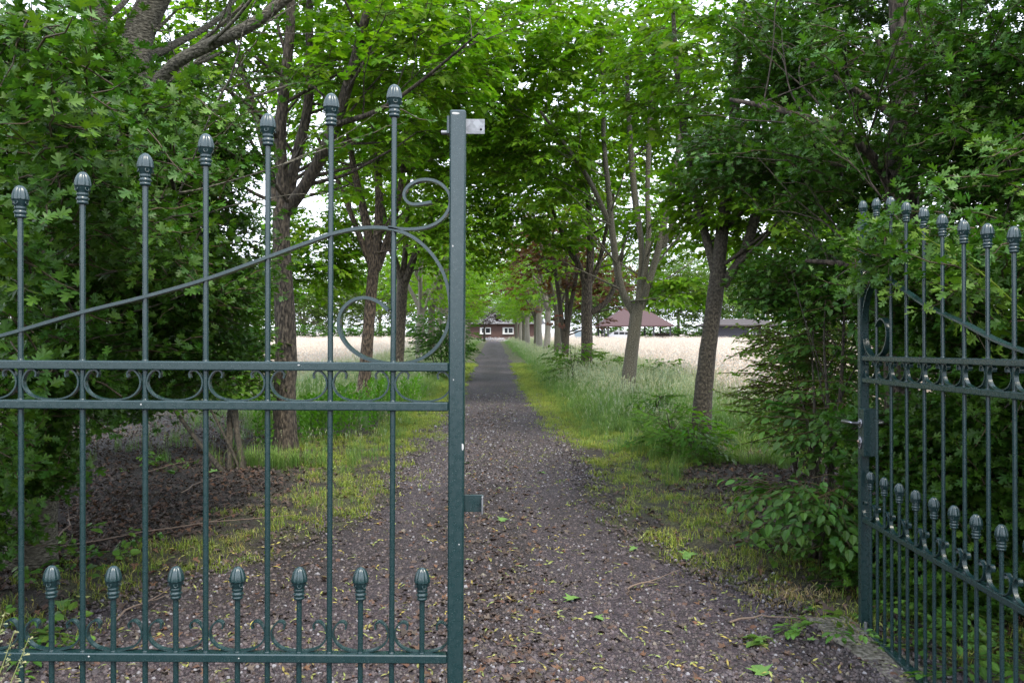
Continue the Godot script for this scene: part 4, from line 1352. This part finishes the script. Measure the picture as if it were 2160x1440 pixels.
	shrub("hazel_bush", "light green round-leaved hazel bush behind the closed gate, left of the scarred maple", "bush", p,
		[[spot(455, 640, 11.6), Vector3(0.75, 0.9, 0.6), 380], [spot(360, 770, 10.4), Vector3(1.2, 0.5, 0.6), 360], [spot(500, 770, 11.8), Vector3(0.5, 0.55, 0.5), 170], [spot(250, 800, 9.8), Vector3(1.7, 0.45, 0.6), 420], [spot(60, 800, 10.0), Vector3(1.5, 0.6, 0.6), 260]], S.hazel, M.maple, 0.9, Color(0.95, 1, 1), 6, "", 60.0)
	p = spot(1730, 1080, 5.4)
	p.y = 0.0
	shrub("dogwood_shrub", "dark glossy dogwood shrub spilling out beside the open gate's free end", "shrub", p,
		[[spot(1770, 900, 5.6), Vector3(0.26, 0.34, 0.35), 130], [spot(1690, 1040, 5.2), Vector3(0.22, 0.16, 0.25), 60], [spot(1770, 1090, 5.0), Vector3(0.2, 0.2, 0.25), 60], [spot(1780, 700, 6.2), Vector3(0.3, 0.4, 0.4), 110], [spot(1690, 620, 6.6), Vector3(0.25, 0.2, 0.3), 45]], S.dogwood, M.thorn, 0.72, Color(1.35, 1.3, 1.2), 9, "", 80.0)
	p = spot(1700, 900, 8.6)
	p.y = 0.0
	shrub("privet_shrub", "airy small-leaved pale privet shrub between the leaning maple and the hedge", "shrub", p,
		[[spot(1690, 760, 8.6), Vector3(0.42, 0.55, 0.5), 280], [spot(1760, 720, 8.2), Vector3(0.4, 0.6, 0.5), 260], [spot(1640, 860, 8.6), Vector3(0.3, 0.3, 0.4), 90], [spot(1720, 900, 8.2), Vector3(0.45, 0.3, 0.4), 110]], S.privet, M.maple, 1.35, Color(1.5, 1.45, 1.3), 12, "", 70.0)
	for q in [[1420, 880, 10.2, 0.34, "low bramble at the left foot of the leaning maple"], [1470, 905, 9.6, 0.25, "leafy sapling right against the foot of the leaning maple"], [1385, 850, 13.5, 0.3, "small bramble in the grass between the two nearest meadow-side maples"]]:
		p = spot(q[0], q[1], q[2])
		p.y = 0.0
		shrub("bramble", q[4], "bramble", p, [[p + Vector3(0, q[3] * 0.9, 0), Vector3(q[3], q[3] * 0.9, q[3]), 70]], S.hazel, M.maple, 0.8, Color(0.85, 0.95, 1), 5, "brambles at the feet of the maples", 0.0)
	for q in [[1205, 775, 22.5, 0.62, "rounded light green elder bush in the verge, left of the straight maple"], [1275, 780, 22.5, 0.45, "thin light green elder bush in the verge, right of the straight maple"], [1390, 800, 20.0, 0.4, "tiny elder sapling in the meadow beyond the grey maple"]]:
		p = spot(q[0], q[1], q[2])
		p.y = 0.0
		shrub("elder_bush", q[4], "bush", p, [[p + Vector3(0, q[3] * 1.2, 0), Vector3(q[3], q[3] * 0.9, q[3]), int(130 * q[3])]], S.hazel, M.maple, 1.1, Color(1.2, 1.1, 1.4), 5, "elder bushes in the verge", 0.0)
	p = Vector3(-2.3, 0, -26.0)
	shrub("laurel_bush", "dense dark laurel bush beside the pale trunk on the left of the drive", "bush", p,
		[[p + Vector3(0, 1.1, 0), Vector3(0.85, 1.2, 0.9), 420]], S.hazel, M.maple, 1.1, Color(0.75, 0.85, 1), 5, "", 40.0)
	# nettles beside the left maples
	var xf := []
	for k in 170:
		var c: Array = [[700, 850, 12.5], [780, 850, 14.5], [640, 880, 11.3], [830, 850, 16.5]][k % 4]
		var q := spot(c[0], c[1], c[2])
		var d := Basis(Vector3(rng.randf_range(-1, 1), 0, rng.randf_range(-1, 1)).normalized(), rng.randf_range(-0.3, 0.3)) * Basis(Vector3.UP, rng.randf() * TAU) * Basis(Vector3(0, 0, 1), PI / 2)
		var px := q.x + rng.randfn() * 0.35
		var pz := q.z + rng.randfn() * 0.6
		xf.append(Transform3D(d.scaled(Vector3.ONE * rng.randf_range(0.6, 1.0)), Vector3(px, 0.0, pz)))
	stuff("nettles", "bed of bright green nettles at the feet of the left maples", "nettles", S.nettle[0], M.maple, xf, tone(Color(1, 1, 1), 0.2, 0.1))
	# low weeds: ground ivy and seedlings along the hedge feet
	xf = []
	for c in [[150, 1190, 0.28, 30], [60, 1400, 0.2, 20], [330, 990, 0.3, 14], [1720, 1170, 0.2, 60], [1640, 1150, 0.2, 14], [1780, 1200, 0.12, 26], [2010, 1330, 0.2, 50], [1590, 1370, 0.06, 3], [1700, 1350, 0.06, 2], [2060, 1400, 0.35, 70]]:
		var q := foot(c[0], c[1])
		for k in c[3]:
			var x: float = q.x + rng.randfn() * c[2]
			var zz: float = q.z + rng.randfn() * c[2]
			xf.append(lay(x, zz, rng.randf_range(0.45, 1.0), 0.7, rng.randf_range(0.01, 0.12)))
	stuff("weeds", "low leafy weeds growing along the feet of the hedges", "weeds", S.weed[0], M.thorn, xf, tone(Color(1.1, 1.1, 1), 0.25, 0.15))
	# straw-coloured dead grass beside the kerb
	xf = []
	for k in 34:
		var q := foot(1670 + rng.randfn() * 40.0, 1262 + rng.randfn() * 12.0)
		xf.append(lay(q.x, q.z, rng.randf_range(0.8, 1.4), 0.4))
	stuff("dead_grass", "pale withered grass clumps near the foot of the open gate", "grass", S.short[2], M.grass, xf, tone(Color(1.4, 1.3, 1.3), 0.2, 0.1))
	# one flowering grass at the lower left, in front of the closed leaf
	b = Buf.new()
	for q in [[-20, 1500, 30, 1330], [-40, 1520, 10, 1290], [-10, 1540, 60, 1345]]:
		var a := spot(q[0] - 60.0, 1440, 1.95)
		a.y = 0.0
		var e := spot(q[2], q[3], 1.95)
		var mid := (a + e) * 0.5 + Vector3(-0.03, 0.1, 0)
		tube(b, smooth_path([a, mid, e], 4), [0.002, 0.002, 0.002, 0.002, 0.0015, 0.0015, 0.0015, 0.001, 0.001], 5, Color(0.3, 0.33, 0.12))
		for j in 34:
			var f := rng.randf()
			var c: Vector3 = mid.lerp(e, 0.6 + 0.4 * f)
			var o := Vector3(rng.randf_range(-1, 1), rng.randf_range(-0.6, 0.6), rng.randf_range(-1, 1)) * 0.009
			b.face(c, c + o + Vector3(0.004, 0, 0), c + o * 1.2 + Vector3(0, 0.004, 0), vary(Color(0.26, 0.27, 0.13), 0.2))
	solo("meadow_grass", b.mesh(), M.grass, "flowering grass stalks leaning in at the lower left before the closed gate", "grass plant")

# the hedge runs on along the road on both sides of the gate, outside the picture; the gate's paint mirrors it
func make_roadside() -> void:
	for q in [[-4.6, -2.2, "hawthorn hedge along the road to the left of the gateway"], [4.3, -2.6, "hawthorn hedge along the road to the right of the gateway"]]:
		var p := Vector3(q[0], 0, q[1])
		shrub("roadside_hedge", q[2], "hedge", p, [[p + Vector3(-0.9, 1.5, 0), Vector3(1.1, 1.5, 0.9), 620], [p + Vector3(0.9, 1.5, 0), Vector3(1.1, 1.6, 0.9), 620]], S.thorn, M.thorn, 1.9, Color(1, 1, 1), 6, "hedges along the road", 0.0)

# ---------------------------------------------------------------- far things
func slab(called: String, parent: Node3D, at: Vector3, size: Vector3, mat: Material, ch := 0.01) -> MeshInstance3D:
	var b := Buf.new()
	box(b, Vector3.ZERO, size, Color.WHITE, ch)
	return part(called, b.mesh(), mat, parent, at)

func hip_roof(w: float, d: float, h: float, ridge: float) -> ArrayMesh:
	var b := Buf.new()
	var a := Vector3(-w / 2, 0, d / 2)
	var e := Vector3(w / 2, 0, d / 2)
	var f := Vector3(w / 2, 0, -d / 2)
	var g := Vector3(-w / 2, 0, -d / 2)
	var r0 := Vector3(-ridge / 2, h, 0)
	var r1 := Vector3(ridge / 2, h, 0)
	b.quad_out(a, e, r1, r0, Vector3(0, 1, 1), Color.WHITE)
	b.quad_out(g, f, r1, r0, Vector3(0, 1, -1), Color.WHITE)
	b.face(e, r1, f, Color.WHITE)
	b.face(g, r0, a, Color.WHITE)
	var t := Vector3(0, -0.16, 0)
	b.quad_out(a, e, e + t, a + t, Vector3(0, 0, 1), Color.WHITE)
	b.quad_out(g, f, f + t, g + t, Vector3(0, 0, -1), Color.WHITE)
	b.quad_out(e, f, f + t, e + t, Vector3(1, 0, 0), Color.WHITE)
	b.quad_out(g, a, a + t, g + t, Vector3(-1, 0, 0), Color.WHITE)
	b.quad_out(a + t, e + t, f + t, g + t, Vector3(0, -1, 0), Color.WHITE)
	return b.mesh()

func window_part(parent: Node3D, at: Vector3, w: float, h: float) -> void:
	var win := slab("window", parent, at, Vector3(w, h, 0.08), M.dark_glass)
	for s in [-1.0, 0.0, 1.0]:
		slab("frame", win, Vector3(s * (w / 2), 0, 0.05), Vector3(0.13, h + 0.13, 0.06), M.white_paint)
	for s: float in [-1.0, 1.0]:
		slab("frame", win, Vector3(0, s * h / 2, 0.05), Vector3(w - 0.14, 0.13, 0.06), M.white_paint)
	slab("curtain", win, Vector3(-w * 0.4, 0, 0.045), Vector3(w * 0.12, h - 0.14, 0.01), M.curtain)
	slab("sill", win, Vector3(0, -h / 2 - 0.1, 0.08), Vector3(w + 0.2, 0.06, 0.16), M.white_paint)

func make_far() -> void:
	# the house at the end of the drive
	var hz := -124.0
	var hx := -0.0238 * 124.0
	var house := thing("brick_house", "low red brick house with white window frames at the end of the drive", "house", Vector3(hx, 0, hz))
	slab("wall", house, Vector3(0, 1.3, -4), Vector3(15.0, 2.62, 8.0), M.brick, 0.02)
	part("roof", hip_roof(16.2, 9.4, 3.2, 9.0), M.grey_tile, house, Vector3(0, 2.72, -4))
	for w in [-1.15, 2.35]:
		window_part(house, Vector3(w, 1.55, 0.03), 1.55, 0.85)
	slab("door", house, Vector3(-5.2, 1.05, 0.02), Vector3(1.0, 2.1, 0.08), M.white_paint)
	slab("chimney", house, Vector3(3.5, 5.4, -4), Vector3(0.8, 1.6, 0.8), M.brick)
	# flower bed before the house
	var bed := Vector3(hx + 0.2, 0, hz + 7.0)
	shrub("flower_bed", "low mound of white flowers where the drive meets the house", "flower bed", bed, [[bed + Vector3(0, 0.25, 0), Vector3(2.4, 0.3, 1.0), 300]], [spray(OVAL, 10, 0.3, 0.14, Color(0.65, 0.6, 0.6), 0.4)], M.litter, 1.0, Color(1, 1, 1), 2, "", 0.0)
	var pp := Vector3(hx - 1.0, 0, hz + 9.0)
	var limbs := []
	for k in 4:
		limbs.append(wander(pp + Vector3(0, 2.2, 0), Vector3(cos(k * 1.6), 0.7, sin(k * 1.6)), 3.0, 0.07, Vector3(0, -0.5, 0), 0.1))
	tree("plum_tree", "spreading dark purple-leaved tree hanging in front of the brick house", "tree", pp, [[pp, pp + Vector3(0, 1.2, 0), pp + Vector3(0, 2.3, 0)], [0.18, 0.14, 0.12]], limbs, M.bark_dark, [spray(OVAL, 12, 0.6, 0.16, Color(0.035, 0.02, 0.025), 0.5)], M.maple, [[pp + Vector3(0.3, 3.9, 0), Vector3(4.2, 1.3, 2.5), 420]], 1.2, Color(1, 1, 1), "", 1, 8)
	# carport with a hipped roof
	var c := spot(1343, 700, 108.0)
	var cp := thing("open_carport", "open timber carport with a broad red-brown hipped roof beyond the meadow", "carport", Vector3(c.x, 0, c.z))
	part("roof", hip_roof(9.8, 8.0, 2.6, 2.2), M.red_tile, cp, Vector3(0, 2.25, -3))
	for x in [-4.4, -3.9, 0.2, 2.2, 4.4]:
		for zz in [0.6, -6.6]:
			slab("post", cp, Vector3(x, 1.06, zz), Vector3(0.2, 2.14, 0.2), M.black_wood)
	# parked white car
	var car := thing("parked_car", "white car parked nose out under the red-brown carport roof", "car", Vector3(c.x - 1.7, 0.0, c.z - 1.0))
	var prof := [Vector2(-2.0, 0.35), Vector2(-2.05, 0.75), Vector2(-1.9, 1.0), Vector2(-1.35, 1.42), Vector2(-0.6, 1.52), Vector2(0.5, 1.5), Vector2(1.1, 1.05), Vector2(1.85, 0.88), Vector2(2.02, 0.65), Vector2(2.0, 0.35)]
	var b := Buf.new()
	for k in prof.size():
		var p: Vector2 = prof[k]
		var q: Vector2 = prof[(k + 1) % prof.size()]
		var out := Vector3((p.y - q.y), (q.x - p.x), 0) * 1.0
		b.quad_out(v3(p, 0.82), v3(q, 0.82), v3(q, -0.82), v3(p, -0.82), out, Color.WHITE)
	for s in [0.82, -0.82]:
		for k in prof.size():
			var p: Vector2 = prof[k]
			var q: Vector2 = prof[(k + 1) % prof.size()]
			b.face(Vector3(0, 0.8, s), v3(p, s), v3(q, s), Color.WHITE)
	part("body", b.mesh(), M.car_paint, car)
	for w in [[-1.0, 1.2, 0.62], [-0.25, 1.2, 0.7], [0.48, 1.18, 0.62]]:
		slab("window", car, Vector3(w[0], w[1], 0.83), Vector3(w[2], 0.36, 0.03), M.dark_glass)
	for w in [[-1.3, 0.33], [1.3, 0.33]]:
		for s in [-0.75, 0.75]:
			b = Buf.new()
			tube(b, [Vector3(0, 0, -0.1), Vector3(0, 0, 0.1)], [0.33, 0.33], 18)
			var wh := part("wheel", b.mesh(), M.rubber, car, Vector3(w[0], w[1], s))
			b = Buf.new()
			tube(b, [Vector3(0, 0, -0.105), Vector3(0, 0, 0.105)], [0.2, 0.2], 14)
			part("rim", b.mesh(), M.zinc, wh)
	slab("headlight", car, Vector3(2.0, 0.72, 0.6), Vector3(0.06, 0.14, 0.3), M.dark_glass)
	# log pile
	b = Buf.new()
	for k in 40:
		var row := int(k / 8.0)
		tube(b, [Vector3((k % 8) * 0.3 - 1.1 + row * 0.13, 0.14 + row * 0.24, -0.5), Vector3((k % 8) * 0.3 - 1.1 + row * 0.13, 0.14 + row * 0.24, 0.5)], [0.14, 0.13], 7)
	solo("log_pile", b.mesh(), M.bark_brown, "stack of split firewood at the right end of the carport", "log pile", Vector3(c.x + 3.3, 0, c.z - 0.6))
	var bin_ := thing("storage_bin", "blue-grey lidded garden bin at the meadow edge left of the carport", "bin", Vector3(spot(1222, 700, 106.0).x, 0, -106.0))
	slab("body", bin_, Vector3(0, 0.75, 0), Vector3(1.2, 1.5, 0.9), M.blue_plastic, 0.05)
	slab("lid", bin_, Vector3(0, 1.56, 0), Vector3(1.3, 0.12, 1.0), M.blue_plastic, 0.04)
	# black barn
	var s := spot(1560, 700, 104.0)
	var barn := thing("black_barn", "low black boarded barn with a white-framed porch behind the leaning maple", "barn", Vector3(s.x, 0, s.z))
	slab("wall", barn, Vector3(-0.4, 1.1, -2.5), Vector3(6.4, 2.2, 5.0), M.black_wood, 0.02)
	for k in 7:
		slab("plank", barn, Vector3(-0.4, 0.25 + k * 0.3, 0.02), Vector3(6.4, 0.27, 0.04), M.black_wood, 0.008)
	part("roof", hip_roof(10.4, 6.4, 0.8, 5.0), M.dark_tile, barn, Vector3(0.9, 2.3, -2.5))
	window_part(barn, Vector3(1.7, 1.3, 0.08), 0.9, 1.0)
	for x in [3.2, 4.6, 5.8]:
		slab("porch_post", barn, Vector3(x, 1.1, 0.3), Vector3(0.22, 2.2, 0.22), M.white_paint)
	# clipped hedge behind the carport, hedge at the far side of the left meadow
	for q in [[1400, 118.0, 20.0, 1.15, "clipped dark hedge running behind the carport"], [760, 112.0, 26.0, 1.3, "dark boundary hedge at the far side of the left meadow"], [1640, 112.0, 9.0, 1.2, "loose hedge at the meadow edge right of the black barn"]]:
		var p := spot(q[0], 700, q[1])
		p.y = 0.0
		var blobs := []
		var n := int(q[2] / 2.0)
		for k in n:
			blobs.append([p + Vector3(-q[2] / 2 + 2.0 * k + 1.0, q[3], 0), Vector3(1.5, q[3], 0.7), 70])
		shrub("boundary_hedge", q[4], "hedge", p, blobs, S.hazel, M.maple, 3.0, Color(0.7, 0.85, 0.9), 3, "far hedges", 0.0)
	# trees beyond the meadow
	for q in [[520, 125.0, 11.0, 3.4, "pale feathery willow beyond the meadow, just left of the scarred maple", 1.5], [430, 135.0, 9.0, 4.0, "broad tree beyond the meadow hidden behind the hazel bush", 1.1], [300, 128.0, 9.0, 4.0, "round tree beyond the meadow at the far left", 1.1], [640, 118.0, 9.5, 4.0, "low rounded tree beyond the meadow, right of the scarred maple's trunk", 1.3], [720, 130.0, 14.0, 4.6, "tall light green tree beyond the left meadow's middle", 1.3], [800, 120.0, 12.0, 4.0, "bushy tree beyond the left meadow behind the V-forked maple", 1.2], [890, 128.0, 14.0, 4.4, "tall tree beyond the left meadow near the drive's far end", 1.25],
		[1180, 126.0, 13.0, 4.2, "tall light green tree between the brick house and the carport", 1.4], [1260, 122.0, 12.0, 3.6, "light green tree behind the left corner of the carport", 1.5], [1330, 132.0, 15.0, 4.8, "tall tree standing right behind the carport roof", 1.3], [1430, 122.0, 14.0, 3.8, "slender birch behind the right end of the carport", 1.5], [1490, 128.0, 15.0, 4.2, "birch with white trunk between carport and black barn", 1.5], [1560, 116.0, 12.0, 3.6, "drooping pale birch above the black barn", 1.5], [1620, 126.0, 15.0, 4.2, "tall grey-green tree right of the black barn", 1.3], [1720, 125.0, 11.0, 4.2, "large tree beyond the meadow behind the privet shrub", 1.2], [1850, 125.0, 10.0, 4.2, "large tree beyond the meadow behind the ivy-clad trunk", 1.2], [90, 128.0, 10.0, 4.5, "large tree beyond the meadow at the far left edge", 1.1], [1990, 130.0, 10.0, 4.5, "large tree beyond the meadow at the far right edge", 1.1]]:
		var p := spot(q[0], 700, q[1])
		p.y = 0.0
		var limbs2 := []
		for k in 4:
			limbs2.append(wander(p + Vector3(0, q[2] * 0.25, 0), Vector3(cos(k * 1.7) * 0.5, 1.0, sin(k * 1.7) * 0.5), q[2] * 0.5, 0.12, Vector3(0, 0.2, 0), 0.1))
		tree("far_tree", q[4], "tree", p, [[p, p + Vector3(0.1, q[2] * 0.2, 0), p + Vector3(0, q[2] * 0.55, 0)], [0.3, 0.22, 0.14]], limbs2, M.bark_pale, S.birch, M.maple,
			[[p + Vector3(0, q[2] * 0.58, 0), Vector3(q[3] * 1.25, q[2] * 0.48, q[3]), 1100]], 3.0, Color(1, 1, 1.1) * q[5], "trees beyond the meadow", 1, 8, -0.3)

func _ready() -> void:
	rng.seed = 20240611
	lump.seed = 5
	lump.frequency = 0.05
	fine.seed = 9
	fine.frequency = 0.03
	# camera
	var cam := Camera3D.new()
	cam.name = "camera"
	cam.position = Vector3(0, EYE, 0)
	cam.rotation.x = -atan(23.0 / FOCAL)
	cam.fov = rad_to_deg(2.0 * atan(720.0 / FOCAL))
	cam.near = 0.05
	cam.far = 900.0
	add_child(cam)
	cam.current = true
	# overcast sky
	var sm := ProceduralSkyMaterial.new()
	sm.sky_top_color = Color(0.80, 0.84, 0.92)
	sm.sky_horizon_color = Color(0.90, 0.92, 0.96)
	sm.sky_curve = 0.3
	sm.ground_bottom_color = Color(0.3, 0.29, 0.27)
	sm.ground_horizon_color = Color(0.6, 0.6, 0.58)
	sm.sun_angle_max = 1.0
	var sky := Sky.new()
	sky.sky_material = sm
	var env := Environment.new()
	env.background_mode = Environment.BG_SKY
	env.sky = sky
	env.background_energy_multiplier = 1.0
	env.tonemap_mode = Environment.TONE_MAPPER_LINEAR
	env.tonemap_exposure = 4.0
	env.sdfgi_enabled = true
	env.ssao_enabled = true
	env.ssil_enabled = true
	var we := WorldEnvironment.new()
	we.name = "environment"
	we.environment = env
	add_child(we)
	var sun := DirectionalLight3D.new()
	sun.name = "sun"
	sun.light_energy = 0.4
	sun.light_angular_distance = 14.0
	sun.light_color = Color(1.0, 0.97, 0.92)
	sun.shadow_enabled = true
	sun.rotation_degrees = Vector3(-58, 28, 0)
	add_child(sun)

	make_materials()
	make_meshes()
	make_ground()
	make_gates()
	make_avenue()
	make_hedges()
	make_far()
	make_roadside()
	make_ground_cover()
